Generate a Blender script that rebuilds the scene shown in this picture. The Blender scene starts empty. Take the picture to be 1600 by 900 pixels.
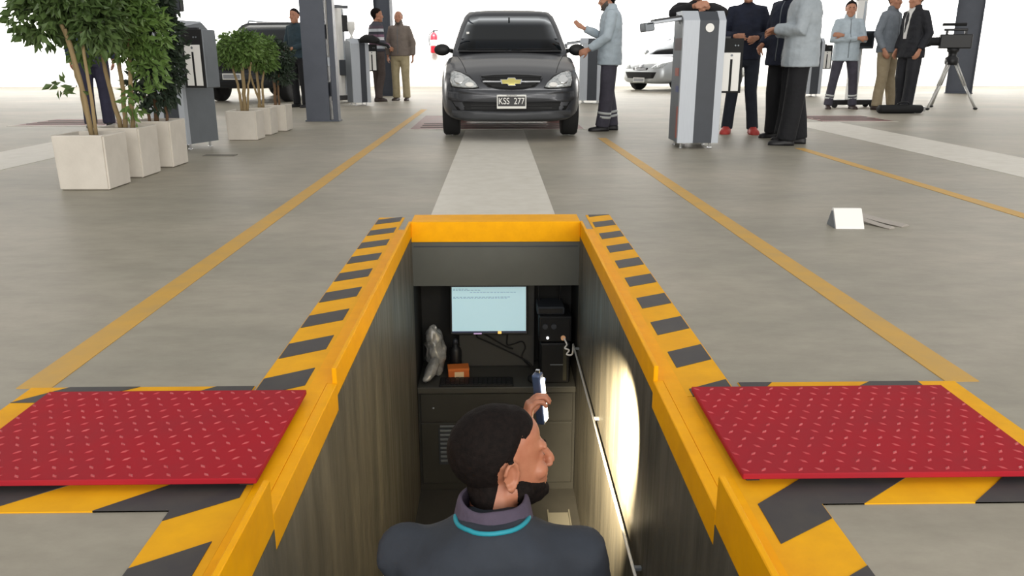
import bpy, bmesh, math, random
import numpy as np
from mathutils import Vector, Matrix, Euler, noise
from mathutils.bvhtree import BVHTree

random.seed(7)
SC = bpy.context.scene
COL = SC.collection
PI = math.pi
R = math.radians
V = Vector

# ------------------------------------------------------------------ camera, world, light, exposure
cam_d = bpy.data.cameras.new('camera')
cam_d.sensor_width = 36.0
cam_d.lens = 1250.0 * 36.0 / 1600.0
cam_d.clip_start = 0.02
cam_d.clip_end = 300
cam = bpy.data.objects.new('camera', cam_d)
COL.objects.link(cam)
cam.location = (0, 0, 0.92)
cam.rotation_euler = (R(90 - 16.193), 0, R(-1.10))
SC.camera = cam

SC.view_settings.view_transform = 'Standard'
SC.view_settings.look = 'None'
SC.view_settings.gamma = 1.0
SC.view_settings.use_curve_mapping = False
SC.view_settings.exposure = 0.0

world = bpy.data.worlds.new('overcast_sky')
SC.world = world
world.use_nodes = True
bg = world.node_tree.nodes['Background']
bg.inputs['Color'].default_value = (1.0, 0.98, 0.945, 1)
bg.inputs['Strength'].default_value = 0.68

def area(name, loc, rot, sx, sy, power, col=(1, 1, 1)):
    l = bpy.data.lights.new(name, 'AREA')
    l.shape = 'RECTANGLE'
    l.size = sx
    l.size_y = sy
    l.energy = power
    l.color = col
    o = bpy.data.objects.new(name, l)
    o.location = loc
    o.rotation_euler = rot
    COL.objects.link(o)
    return o

# daylight through the open hall gate behind the photographer
area('gate_daylight', (2.5, -9.0, 3.4), (R(90 + 4), 0, R(12)), 15, 6, 1500, (1.0, 0.97, 0.92))
# unseen area light, added to brighten the far wall
wash = area('wall_wash_fill', (0, 22.6, 4.2), (R(60), 0, 0), 48, 0.6, 3200, (1.0, 0.99, 0.97))

wash.data.spread = R(64)

# ------------------------------------------------------------------ materials
def srgb(h):
    if isinstance(h, str):
        h = h.lstrip('#')
        c = [int(h[i:i + 2], 16) / 255 for i in (0, 2, 4)]
    else:
        c = [x / 255 for x in h]
    return tuple(((x / 12.92) if x <= 0.04045 else ((x + 0.055) / 1.055) ** 2.4) for x in c) + (1,)

MATS = {}
def mat(name, col, rough=0.6, metal=0.0, spec=0.5, noise_amt=0.0, nscale=8.0, col2=None, bump=0.0, bscale=40.0,
        stretch=(1, 1, 1), emit=None, estr=0.0, coat=0.0, sheen=0.0, alpha=1.0, bdist=0.01):
    if name in MATS:
        return MATS[name]
    m = bpy.data.materials.new(name)
    m.use_nodes = True
    nt = m.node_tree
    b = nt.nodes['Principled BSDF']
    c = srgb(col)
    b.inputs['Base Color'].default_value = c
    b.inputs['Roughness'].default_value = rough
    b.inputs['Metallic'].default_value = metal
    b.inputs['Specular IOR Level'].default_value = spec
    b.inputs['Coat Weight'].default_value = coat
    b.inputs['Coat Roughness'].default_value = 0.08
    b.inputs['Sheen Weight'].default_value = sheen
    b.inputs['Alpha'].default_value = alpha
    if emit:
        b.inputs['Emission Color'].default_value = srgb(emit)
        b.inputs['Emission Strength'].default_value = estr
    if noise_amt > 0 or bump > 0:
        tc = nt.nodes.new('ShaderNodeTexCoord')
        mp = nt.nodes.new('ShaderNodeMapping')
        mp.inputs['Scale'].default_value = stretch
        nt.links.new(tc.outputs['Object'], mp.inputs['Vector'])
    if noise_amt > 0:
        n = nt.nodes.new('ShaderNodeTexNoise')
        n.inputs['Scale'].default_value = nscale
        n.inputs['Detail'].default_value = 6
        n.inputs['Roughness'].default_value = 0.6
        nt.links.new(mp.outputs[0], n.inputs['Vector'])
        rp = nt.nodes.new('ShaderNodeValToRGB')
        c2 = srgb(col2) if col2 else tuple(x * (1 - noise_amt) for x in c[:3]) + (1,)
        rp.color_ramp.elements[0].position = 0.3
        rp.color_ramp.elements[0].color = c2
        rp.color_ramp.elements[1].position = 0.7
        rp.color_ramp.elements[1].color = c
        nt.links.new(n.outputs['Fac'], rp.inputs['Fac'])
        nt.links.new(rp.outputs['Color'], b.inputs['Base Color'])
    if bump > 0:
        n2 = nt.nodes.new('ShaderNodeTexNoise')
        n2.inputs['Scale'].default_value = bscale
        n2.inputs['Detail'].default_value = 4
        nt.links.new(mp.outputs[0], n2.inputs['Vector'])
        bp = nt.nodes.new('ShaderNodeBump')
        bp.inputs['Strength'].default_value = bump
        bp.inputs['Distance'].default_value = bdist
        nt.links.new(n2.outputs['Fac'], bp.inputs['Height'])
        nt.links.new(bp.outputs['Normal'], b.inputs['Normal'])
    MATS[name] = m
    return m

def concrete():
    m = bpy.data.materials.new('polished_concrete')
    m.use_nodes = True
    nt = m.node_tree
    L = nt.links
    b = nt.nodes['Principled BSDF']
    tc = nt.nodes.new('ShaderNodeTexCoord')
    def nz(scale, detail, rough, st=(1, 1, 1)):
        mp = nt.nodes.new('ShaderNodeMapping')
        mp.inputs['Scale'].default_value = st
        L.new(tc.outputs['Object'], mp.inputs['Vector'])
        n = nt.nodes.new('ShaderNodeTexNoise')
        n.inputs['Scale'].default_value = scale
        n.inputs['Detail'].default_value = detail
        n.inputs['Roughness'].default_value = rough
        L.new(mp.outputs[0], n.inputs['Vector'])
        return n
    a = nz(0.55, 5, 0.55, (1, 1.6, 1))
    r1 = nt.nodes.new('ShaderNodeValToRGB')
    r1.color_ramp.elements[0].position = 0.32
    r1.color_ramp.elements[0].color = srgb('#949083')
    r1.color_ramp.elements[1].position = 0.68
    r1.color_ramp.elements[1].color = srgb('#ada697')
    L.new(a.outputs['Fac'], r1.inputs['Fac'])
    c = nz(4.5, 9, 0.68, (1, 1.8, 1))
    r2 = nt.nodes.new('ShaderNodeValToRGB')
    r2.color_ramp.elements[0].position = 0.30
    r2.color_ramp.elements[0].color = (0.74, 0.73, 0.72, 1)
    r2.color_ramp.elements[1].position = 0.62
    r2.color_ramp.elements[1].color = (1, 1, 1, 1)
    L.new(c.outputs['Fac'], r2.inputs['Fac'])
    mx = nt.nodes.new('ShaderNodeMix')
    mx.data_type = 'RGBA'
    mx.blend_type = 'MULTIPLY'
    mx.inputs[0].default_value = 0.85
    L.new(r1.outputs['Color'], mx.inputs[6])
    L.new(r2.outputs['Color'], mx.inputs[7])
    L.new(mx.outputs[2], b.inputs['Base Color'])
    rr = nt.nodes.new('ShaderNodeMapRange')
    rr.inputs['To Min'].default_value = 0.42
    rr.inputs['To Max'].default_value = 0.62
    L.new(c.outputs['Fac'], rr.inputs['Value'])
    L.new(rr.outputs[0], b.inputs['Roughness'])
    b.inputs['Specular IOR Level'].default_value = 0.35
    return m

def pit_paint():
    """dark grey sheet steel with vertical brushing and scuffs"""
    m = bpy.data.materials.new('pit_wall_steel')
    m.use_nodes = True
    nt = m.node_tree
    L = nt.links
    b = nt.nodes['Principled BSDF']
    tc = nt.nodes.new('ShaderNodeTexCoord')
    def nz(scale, st, detail=6):
        mp = nt.nodes.new('ShaderNodeMapping')
        mp.inputs['Scale'].default_value = st
        L.new(tc.outputs['Object'], mp.inputs['Vector'])
        n = nt.nodes.new('ShaderNodeTexNoise')
        n.inputs['Scale'].default_value = scale
        n.inputs['Detail'].default_value = detail
        n.inputs['Roughness'].default_value = 0.62
        L.new(mp.outputs[0], n.inputs['Vector'])
        return n
    a = nz(9, (1, 1, 0.13))
    r1 = nt.nodes.new('ShaderNodeValToRGB')
    r1.color_ramp.elements[0].position = 0.30
    r1.color_ramp.elements[0].color = srgb('#4b4a44')
    r1.color_ramp.elements[1].position = 0.75
    r1.color_ramp.elements[1].color = srgb('#7a7568')
    L.new(a.outputs['Fac'], r1.inputs['Fac'])
    L.new(r1.outputs['Color'], b.inputs['Base Color'])
    b.inputs['Metallic'].default_value = 0.25
    d = nz(30, (1, 1, 0.05), 5)
    rr = nt.nodes.new('ShaderNodeMapRange')
    rr.inputs['From Min'].default_value = 0.3
    rr.inputs['From Max'].default_value = 0.7
    rr.inputs['To Min'].default_value = 0.34
    rr.inputs['To Max'].default_value = 0.62
    L.new(d.outputs['Fac'], rr.inputs['Value'])
    L.new(rr.outputs[0], b.inputs['Roughness'])
    bp = nt.nodes.new('ShaderNodeBump')
    bp.inputs['Strength'].default_value = 0.22
    bp.inputs['Distance'].default_value = 0.004
    L.new(d.outputs['Fac'], bp.inputs['Height'])
    L.new(bp.outputs['Normal'], b.inputs['Normal'])
    return m

def glass(name, tint, gloss=0.12, mixf=0.88):
    """tinted car glass: mostly dark see-through with a sharp reflection"""
    m = bpy.data.materials.new(name)
    m.use_nodes = True
    nt = m.node_tree
    for n in list(nt.nodes):
        nt.nodes.remove(n)
    out = nt.nodes.new('ShaderNodeOutputMaterial')
    tr = nt.nodes.new('ShaderNodeBsdfTransparent')
    tr.inputs['Color'].default_value = srgb(tint)
    gl = nt.nodes.new('ShaderNodeBsdfGlossy')
    gl.inputs['Roughness'].default_value = 0.04
    gl.inputs['Color'].default_value = (0.9, 0.95, 1, 1)
    fr = nt.nodes.new('ShaderNodeFresnel')
    fr.inputs['IOR'].default_value = 1.35
    mx = nt.nodes.new('ShaderNodeMixShader')
    nt.links.new(fr.outputs[0], mx.inputs[0])
    nt.links.new(tr.outputs[0], mx.inputs[1])
    nt.links.new(gl.outputs[0], mx.inputs[2])
    nt.links.new(mx.outputs[0], out.inputs['Surface'])
    MATS[name] = m
    return m

def stripes(name, cols, z0, band, rough=0.85):
    """knitted horizontal bands"""
    m = bpy.data.materials.new(name)
    m.use_nodes = True
    nt = m.node_tree
    b = nt.nodes['Principled BSDF']
    b.inputs['Roughness'].default_value = rough
    tc = nt.nodes.new('ShaderNodeTexCoord')
    sp = nt.nodes.new('ShaderNodeSeparateXYZ')
    nt.links.new(tc.outputs['Object'], sp.inputs[0])
    mr = nt.nodes.new('ShaderNodeMapRange')
    mr.inputs['From Min'].default_value = z0
    mr.inputs['From Max'].default_value = z0 + band * len(cols)
    nt.links.new(sp.outputs['Z'], mr.inputs['Value'])
    rp = nt.nodes.new('ShaderNodeValToRGB')
    rp.color_ramp.interpolation = 'CONSTANT'
    el = rp.color_ramp.elements
    el[0].position = 0
    el[0].color = srgb(cols[0])
    el[1].position = 1 / len(cols)
    el[1].color = srgb(cols[1])
    for i in range(2, len(cols)):
        e = el.new(i / len(cols))
        e.color = srgb(cols[i])
    nt.links.new(mr.outputs[0], rp.inputs['Fac'])
    nt.links.new(rp.outputs['Color'], b.inputs['Base Color'])
    MATS[name] = m
    return m

YEL = mat('safety_yellow_paint', '#f9b200', 0.55, spec=0.15, noise_amt=0.25, nscale=14, col2='#eea604', bump=0.08, bscale=60)
YELF = mat('floor_yellow_paint', '#f4b41a', 0.65, spec=0.15, noise_amt=0.2, nscale=9, col2='#e4a41e')
BLKF = mat('floor_black_paint', '#45423f', 0.6, noise_amt=0.2, nscale=12, col2='#38363a')
WHTF = mat('floor_white_paint', '#d9d5cb', 0.55, noise_amt=0.1, nscale=7, col2='#ccc7bb')
LINEF = mat('lane_yellow_paint', '#cf9f3c', 0.6, noise_amt=0.2, nscale=6, col2='#bd9850')
RED = mat('red_plate_paint', '#a8202c', 0.7, spec=0.12, noise_amt=0.3, nscale=5, col2='#9c2731', bump=0.05, bscale=30)
REDW = mat('worn_red_bumps', '#c25a5c', 0.5, noise_amt=0.3, nscale=20, col2='#ad2a34')
DRED = mat('worn_red_plate_paint', '#7a3b36', 0.55, noise_amt=0.3, nscale=6, col2='#6a4a44')
PIT = pit_paint()
PITD = mat('pit_cabinet_grey', '#3b3b38', 0.55, noise_amt=0.25, nscale=5, col2='#343431', metal=0.1)
PITE = mat('pit_header_grey', '#5b5d58', 0.5, noise_amt=0.2, nscale=4, col2='#535550', metal=0.15)
CONC = concrete()
WALLW = mat('white_wall_paint', '#f4f2ee', 0.8)
STEELC = mat('column_grey_paint', '#565b66', 0.5, noise_amt=0.15, nscale=4, metal=0.1)
ALU = mat('brushed_aluminium', '#bfc5cd', 0.5, metal=0.2, noise_amt=0.08, nscale=20, stretch=(6, 6, 0.3))
ALUD = mat('grey_sheet_metal', '#7f858b', 0.5, metal=0.35, noise_amt=0.1, nscale=8)
CHAR = mat('charcoal_panel', '#3b4048', 0.5, noise_amt=0.1, nscale=10)
BLK = mat('black_plastic', '#17181b', 0.45)
BLKM = mat('matt_black', '#0e0f11', 0.75)
WHT = mat('white_enamel', '#f2f1ed', 0.4)
PLANT = mat('planter_white_concrete', '#dcd5ca', 0.8, noise_amt=0.1, nscale=5, col2='#cfc8bd', bump=0.1, bscale=50)
SOIL = mat('potting_soil', '#3b3027', 0.95, noise_amt=0.4, nscale=30, bump=0.6, bscale=60)
BARK = mat('pale_bark', '#a58f68', 0.85, noise_amt=0.3, nscale=12, stretch=(1, 1, 0.3), bump=0.3, bscale=30)
BARKD = mat('brown_bark', '#7b5f45', 0.85, noise_amt=0.3, nscale=12, stretch=(1, 1, 0.3))
CHROME = mat('chrome', '#d8dadd', 0.18, metal=1.0)
RUBBER = mat('tyre_rubber', '#1b1b1c', 0.8, bump=0.1, bscale=50)
SKIN = mat('skin', '#c08d72', 0.55, noise_amt=0.12, nscale=25, col2='#b37c62')
SKIN2 = mat('skin_tanned', '#b3795c', 0.5, noise_amt=0.15, nscale=30, col2='#a86a50', bump=0.12, bscale=180, bdist=0.002)
HAIRB = mat('dark_hair', '#1b1412', 0.8, spec=0.15, noise_amt=0.35, nscale=90, col2='#0e0a09', bump=0.5, bscale=300, bdist=0.003)
HAIRG = mat('greying_hair', '#5a524c', 0.65, noise_amt=0.3, nscale=80, bump=0.5, bscale=200, bdist=0.004)
# ------------------------------------------------------------------ mesh helpers
def finish(name, bm, m, parent=None, smooth=False, loc=None, rot=None, recalc=True):
    if recalc:
        bmesh.ops.recalc_face_normals(bm, faces=bm.faces)
    me = bpy.data.meshes.new(name)
    bm.to_mesh(me)
    bm.free()
    return link(name, me, m, parent, smooth, loc, rot)

def link(name, me, m, parent=None, smooth=False, loc=None, rot=None):
    o = bpy.data.objects.new(name, me)
    for x in (m if isinstance(m, (list, tuple)) else [m]):
        me.materials.append(x)
    COL.objects.link(o)
    if parent is not None:
        o.parent = parent
    if loc is not None:
        o.location = loc
    if rot is not None:
        o.rotation_euler = rot
    if smooth:
        me.polygons.foreach_set('use_smooth', [True] * len(me.polygons))
    return o

def tag(o, label, cat, group=None, kind=None):
    o['label'] = label
    o['category'] = cat
    if group:
        o['group'] = group
    if kind:
        o['kind'] = kind
    return o

def thing(name, label, cat, loc=(0, 0, 0), rotz=0.0, group=None, scale=1.0):
    o = bpy.data.objects.new(name, None)
    o.empty_display_size = 0.1
    COL.objects.link(o)
    o.location = loc
    o.rotation_euler = (0, 0, rotz)
    o.scale = (scale,) * 3
    return tag(o, label, cat, group)

def struct(o):
    o['kind'] = 'structure'
    return o

def NB():
    return bmesh.new()

def box(bm, x0, x1, y0, y1, z0, z1, bev=0.0, M=None, seg=1):
    b2 = bmesh.new()
    bmesh.ops.create_cube(b2, size=1)
    bmesh.ops.transform(b2, matrix=Matrix.Translation(((x0 + x1) / 2, (y0 + y1) / 2, (z0 + z1) / 2)) @
                        Matrix.Diagonal((abs(x1 - x0), abs(y1 - y0), abs(z1 - z0), 1)), verts=b2.verts)
    if bev > 0:
        bmesh.ops.bevel(b2, geom=b2.edges[:], offset=bev, segments=seg, affect='EDGES', profile=0.5)
    if M is not None:
        bmesh.ops.transform(b2, matrix=M, verts=b2.verts)
    merge(bm, b2)

def merge(bm, b2):
    me = bpy.data.meshes.new('tmp')
    b2.to_mesh(me)
    b2.free()
    bm.from_mesh(me)
    bpy.data.meshes.remove(me)

def loft(bm, rings, cap=True, closed=True):
    vs = [[bm.verts.new(p) for p in r] for r in rings]
    n = len(rings[0])
    for a, b in zip(vs[:-1], vs[1:]):
        for i in range(n if closed else n - 1):
            j = (i + 1) % n
            try:
                bm.faces.new((a[i], a[j], b[j], b[i]))
            except ValueError:
                pass
    if cap and closed:
        bm.faces.new(vs[0][::-1])
        bm.faces.new(vs[-1])
    return vs

def ering(c, rx, ry, n=16, p=2.0, ax=None, ay=None):
    c = V(c)
    ax = ax or V((1, 0, 0))
    ay = ay or V((0, 1, 0))
    out = []
    for i in range(n):
        t = 2 * PI * i / n
        cx, sx = math.cos(t), math.sin(t)
        out.append(c + ax * (rx * math.copysign(abs(cx) ** (2 / p), cx)) + ay * (ry * math.copysign(abs(sx) ** (2 / p), sx)))
    return out

def frame(d):
    d = d.normalized()
    u = V((0, 0, 1)) if abs(d.z) < 0.9 else V((1, 0, 0))
    a = u.cross(d).normalized()
    return a, d.cross(a)

def tube(bm, pts, radii, n=10, round_ends=False, flat=1.0):
    pts = [V(p) for p in pts]
    if not isinstance(radii, (list, tuple)):
        radii = [radii] * len(pts)
    rings = []
    a = None
    for i, p in enumerate(pts):
        d = (pts[min(i + 1, len(pts) - 1)] - pts[max(i - 1, 0)])
        if d.length < 1e-9:
            d = V((0, 0, 1))
        d.normalize()
        if a is None:
            a, b = frame(d)
        else:
            a = (a - d * a.dot(d)).normalized()
            b = d.cross(a)
        if round_ends and i == 0:
            for k in (75, 45, 20):
                rings.append(ering(p - d * radii[0] * math.sin(R(k)), radii[0] * math.cos(R(k)), radii[0] * math.cos(R(k)) * flat, n, 2, a, b))
        rings.append(ering(p, radii[i], radii[i] * flat, n, 2, a, b))
        if round_ends and i == len(pts) - 1:
            for k in (20, 45, 75):
                rings.append(ering(p + d * radii[-1] * math.sin(R(k)), radii[-1] * math.cos(R(k)), radii[-1] * math.cos(R(k)) * flat, n, 2, a, b))
    loft(bm, rings)

def ell(bm, c, r, M=None, u=16, v=10):
    b2 = bmesh.new()
    bmesh.ops.create_uvsphere(b2, u_segments=u, v_segments=v, radius=1)
    T = Matrix.Translation(c) @ (M.to_4x4() if M is not None else Matrix.Identity(4)) @ Matrix.Diagonal((r[0], r[1], r[2], 1))
    bmesh.ops.transform(b2, matrix=T, verts=b2.verts)
    merge(bm, b2)

def cyl(bm, p0, p1, r0, r1=None, n=20):
    tube(bm, [p0, p1], [r0, r0 if r1 is None else r1], n)

def lathe(bm, prof, n=24, M=None):
    b2 = bmesh.new()
    rings = [[V((r * math.cos(2 * PI * i / n), r * math.sin(2 * PI * i / n), z)) for i in range(n)] for r, z in prof]
    loft(b2, rings)
    if M is not None:
        bmesh.ops.transform(b2, matrix=M, verts=b2.verts)
    merge(bm, b2)

def prism(bm, poly, z0, z1):
    """vertical prism over a polygon of (x, y)"""
    lo = [bm.verts.new((x, y, z0)) for x, y in poly]
    hi = [bm.verts.new((x, y, z1)) for x, y in poly]
    n = len(poly)
    bm.faces.new(hi)
    bm.faces.new(lo[::-1])
    for i in range(n):
        j = (i + 1) % n
        bm.faces.new((lo[i], lo[j], hi[j], hi[i]))

def B(name, x0, x1, y0, y1, z0, z1, m, parent=None, bev=0.0, M=None, seg=1):
    bm = NB()
    box(bm, x0, x1, y0, y1, z0, z1, bev, M, seg)
    return finish(name, bm, m, parent)

def evaluate(bm_or_me, mods):
    """apply modifiers to a mesh and return the result"""
    if isinstance(bm_or_me, bmesh.types.BMesh):
        bmesh.ops.recalc_face_normals(bm_or_me, faces=bm_or_me.faces)
        me = bpy.data.meshes.new('tmp')
        bm_or_me.to_mesh(me)
        bm_or_me.free()
    else:
        me = bm_or_me
    o = bpy.data.objects.new('tmp', me)
    COL.objects.link(o)
    for typ, props in mods:
        md = o.modifiers.new(typ, typ)
        for k, v in props.items():
            setattr(md, k, v)
    dg = bpy.context.evaluated_depsgraph_get()
    dg.update()
    out = bpy.data.meshes.new_from_object(o.evaluated_get(dg), depsgraph=dg)
    bpy.data.objects.remove(o)
    bpy.data.meshes.remove(me)
    return out

def remesh(bm, voxel, it=4, fac=0.5):
    return evaluate(bm, [('REMESH', dict(mode='VOXEL', voxel_size=voxel)), ('SMOOTH', dict(factor=fac, iterations=it))])

def text_mesh(body, size, depth=0.001):
    cu = bpy.data.curves.new('txt', 'FONT')
    cu.body = body
    cu.size = size
    cu.extrude = depth
    cu.align_x = 'CENTER'
    cu.align_y = 'CENTER'
    o = bpy.data.objects.new('txt', cu)
    COL.objects.link(o)
    dg = bpy.context.evaluated_depsgraph_get()
    dg.update()
    me = bpy.data.meshes.new_from_object(o.evaluated_get(dg), depsgraph=dg)
    bpy.data.objects.remove(o)
    bpy.data.curves.remove(cu)
    return me
# ------------------------------------------------------------------ the setting
PL, PR = -0.468, 0.456          # pit inner faces
PY0, PY1 = -1.2, 4.30           # pit near and far ends
PZ = -1.60                      # pit floor
HX, HY = 26.0, 25.6             # hall half-width, far wall

bm = NB()
box(bm, -HX, PL - 0.012, -12, HY, -0.12, 0)
box(bm, PR + 0.012, HX, -12, HY, -0.12, 0)
box(bm, PL - 0.012, PR + 0.012, PY1 + 0.012, HY, -0.12, 0)
box(bm, PL - 0.012, PR + 0.012, -12, PY0 - 0.012, -0.12, 0)
struct(finish('floor', bm, CONC))
wb = struct(B('wall_back', -HX, HX, HY, HY + 0.25, 0, 9, WALLW))
for x in (-22, -16, -10.6, -2.35, -2.1, 4.4, 10.9, 17.0, 22.5):
    B('panel_seam', x - 0.012, x + 0.012, HY - 0.006, HY + 0.01, 0, 9, mat('seam_grey', '#dcdcda', 0.8), wb)

# pit shell
prof_w = [(PY0, PZ), (PY1, PZ), (PY1, -0.036), (2.171, -0.036), (2.171, -0.0825), (1.474, -0.0825), (1.474, -0.031), (PY0, -0.031)]
for nm, xa, xb in (('wall_pit_left', PL - 0.08, PL), ('wall_pit_right', PR, PR + 0.08)):
    bm = NB()
    loft(bm, [[V((x, y, z)) for y, z in prof_w] for x in (xa, xb)])
    struct(finish(nm, bm, PIT))
struct(B('wall_pit_near', PL - 0.08, PR + 0.08, PY0 - 0.1, PY0, PZ, -0.12, PIT))
struct(B('floor_pit', PL - 0.08, PR + 0.08, PY0 - 0.1, PY1 + 0.5, PZ - 0.1, PZ, mat('pit_floor', '#3a3935', 0.7, noise_amt=0.3, nscale=5)))
# far end: header panel, recess niche, cabinet below
RT, DZ = -0.315, -0.925         # niche top, desk top
wh = struct(B('wall_pit_header', PL, PR, PY1, PY1 + 0.04, RT, -0.06, PITE))
B('panel_seam', PL + 0.01, PR - 0.01, PY1 - 0.004, PY1 + 0.004, -0.092, -0.086, CHAR, wh)
NY = PY1 + 0.42
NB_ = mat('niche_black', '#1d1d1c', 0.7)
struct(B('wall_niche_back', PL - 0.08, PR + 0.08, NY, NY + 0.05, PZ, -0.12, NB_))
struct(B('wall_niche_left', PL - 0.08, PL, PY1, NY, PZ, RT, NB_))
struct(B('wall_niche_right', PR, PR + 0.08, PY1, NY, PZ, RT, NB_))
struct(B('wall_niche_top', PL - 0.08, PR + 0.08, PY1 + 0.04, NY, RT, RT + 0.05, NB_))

# yellow steel edging
def edging(name, x, side, y0, y1, z0, z1, lip=0.014):
    bm = NB()
    s = side
    xa, xb = sorted((x, x + s * lip))
    box(bm, xa, xb, y0, y1, z0, z1, 0.002)
    xa, xb = sorted((x + s * lip, x + s * 0.075))
    box(bm, xa, xb, y0, y1, -0.006, 0.004)
    return struct(finish(name, bm, YEL))
edging('trim_1', PL, -1, 2.17, PY1 + 0.012, -0.035, 0.05)
edging('trim_2', PR, 1, 2.17, PY1 + 0.012, -0.035, 0.05)
edging('trim_3', PL, -1, 1.475, 2.17, -0.082, 0.004, 0.03)
edging('trim_4', PR, 1, 1.475, 2.17, -0.082, 0.004, 0.03)
edging('trim_5', PL, -1, PY0, 1.475, -0.03, 0.085)
edging('trim_6', PR, 1, PY0, 1.475, -0.03, 0.085)
bm = NB()
box(bm, PL, PR, PY1 - 0.012, PY1 + 0.004, -0.062, 0.05, 0.002)
box(bm, PL, PR, PY1 + 0.004, PY1 + 0.20, 0.042, 0.05, 0.002)
# the end plate slopes down to the floor behind
vs = [bm.verts.new(p) for p in [(PL, PY1 + 0.2, 0.05), (PR, PY1 + 0.2, 0.05), (PR, PY1 + 0.36, 0.001), (PL, PY1 + 0.36, 0.001), (PL, PY1 + 0.2, 0.001), (PR, PY1 + 0.2, 0.001)]]
for f in ((0, 1, 2, 3), (0, 3, 4), (1, 5, 2), (0, 4, 5, 1), (3, 2, 5, 4)):
    bm.faces.new([vs[i] for i in f])
struct(finish('trim_7', bm, YEL))

# ------------------------------------------------------------------ painted floor markings
def paint(name, poly, m, z=0.003, parent=None):
    bm = NB()
    prism(bm, poly, 0.0, z)
    return finish(name, bm, m, parent)

xo, xi = PL - 0.075, PL - 0.225
band = tag(paint('hazard_band', [(xi, 2.06), (xo, 2.06), (xo, 4.66), (xi, 4.66)], YELF, 0.003), 'yellow and black striped border left of the pit, beyond the left red plate', 'floor marking')
for k in range(-1, 8):
    y = 2.455 + 0.298 * k
    paint('stripe', [(-0.690, y - 0.085), (-0.558, y), (-0.558, y + 0.135), (-0.690, y + 0.05)] if k >= 0 else
          [(-0.690, y - 0.085), (-0.558, y), (-0.558, y + 0.135), (-0.690, y + 0.05)], BLKF, 0.0045, band)
xo, xi = PR + 0.075, PR + 0.22
band = tag(paint('hazard_band', [(xo, 2.06), (xi, 2.06), (xi, 4.72), (xo, 4.72)], YELF, 0.003), 'yellow and black striped border right of the pit, beyond the right red plate', 'floor marking')
for k in range(-1, 9):
    y = 2.271 + 0.298 * k
    y1 = min(y + 0.135, 4.72)
    if k < 0:
        paint('stripe', [(0.547, 2.06), (0.672, 2.06), (0.672, 2.178), (0.547, 2.108)], BLKF, 0.0045, band)
        continue
    paint('stripe', [(0.547, y), (0.672, y + 0.07), (0.672, min(y + 0.205, 4.72)), (0.547, y1)], BLKF, 0.0045, band)

# surrounds of the red plates
def surround(label, sx, stripes_):
    b_ = tag(paint('plate_surround', [(sx * (0.544 if sx < 0 else 0.5315), 0.2), (sx * 0.69, 0.2), (sx * 0.69, 1.496), (sx * 1.34, 1.496), (sx * 1.34, 2.155), (sx * 0.70, 2.155), (sx * 0.70, 2.055), (sx * (0.544 if sx < 0 else 0.5315), 2.055)], YELF, 0.003), label, 'floor marking')
    for s in stripes_:
        paint('stripe', s, BLKF, 0.0045, b_)
surround('yellow and black painted border around the left red plate', -1, [
    [(-0.694, 1.63), (-0.559, 1.63), (-0.559, 1.544), (-0.69, 1.456), (-0.69, 1.496), (-0.851, 1.496)],
    [(-0.563, 1.381), (-0.563, 1.24), (-0.69, 1.15), (-0.69, 1.296)],
    [(-0.563, 1.10), (-0.563, 0.96), (-0.69, 0.87), (-0.69, 1.01)],
    [(-0.921, 1.63), (-1.085, 1.63), (-1.24, 1.496), (-1.085, 1.496)],
    [(-0.702, 2.153), (-0.702, 2.05), (-0.93, 2.05), (-0.81, 2.153)],
    [(-1.03, 2.155), (-1.17, 2.05), (-1.34, 2.05), (-1.23, 2.155)]])
surround('yellow and black painted border around the right red plate', 1, [
    [(0.719, 1.63), (0.96, 1.63), (0.781, 1.496), (0.688, 1.496), (0.688, 1.44), (0.552, 1.352), (0.552, 1.496)],
    [(0.552, 1.19), (0.69, 1.28), (0.69, 1.16), (0.552, 1.07)],
    [(0.552, 0.91), (0.69, 1.00), (0.69, 0.88), (0.552, 0.79)],
    [(1.18, 1.63), (1.34, 1.63), (1.34, 1.57), (1.245, 1.496), (1.02, 1.496)],
    [(0.702, 2.05), (0.702, 2.153), (0.80, 2.153), (0.72, 2.05)],
    [(0.95, 2.05), (1.09, 2.155), (1.23, 2.155), (1.23, 2.05)]])

def strip_quad(x0, x1, y0, y1, dx0=0, dx1=0):
    return [(x0 + dx0, y0), (x1 + dx0, y0), (x1 + dx1, y1), (x0 + dx1, y1)]
tag(paint('lane_line', strip_quad(-0.05, 0.05, 2.155, 14.6, -1.335, -1.285), LINEF, 0.002), 'long yellow lane line left of the pit, running from the left red plate', 'floor marking')
tag(paint('lane_line', strip_quad(-0.05, 0.05, 2.155, 9.4, 1.365, 1.225), LINEF, 0.002), 'long yellow lane line right of the pit, beside the white floor box', 'floor marking')
tag(paint('lane_line', strip_quad(-0.05, 0.05, 0.0, 8.3, 3.165, 3.135), LINEF, 0.002), 'yellow lane line at the far right, ending by the black-trousered people', 'floor marking')
tag(paint('floor_stripe', strip_quad(-0.395, 0.350, PY1 + 0.36, 10.4), WHTF, 0.002), 'wide pale stripe leading from the pit to the dark grey car', 'floor marking')
tag(paint('floor_stripe', strip_quad(4.14, 4.93, 3.0, 11.6), WHTF, 0.002), 'wide pale stripe on the floor of the right-hand lane', 'floor marking')
tag(paint('floor_stripe', strip_quad(-4.93, -4.15, 6.0, 11.2), WHTF, 0.002), 'pale stripe on the floor behind the three large planters', 'floor marking')

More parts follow.
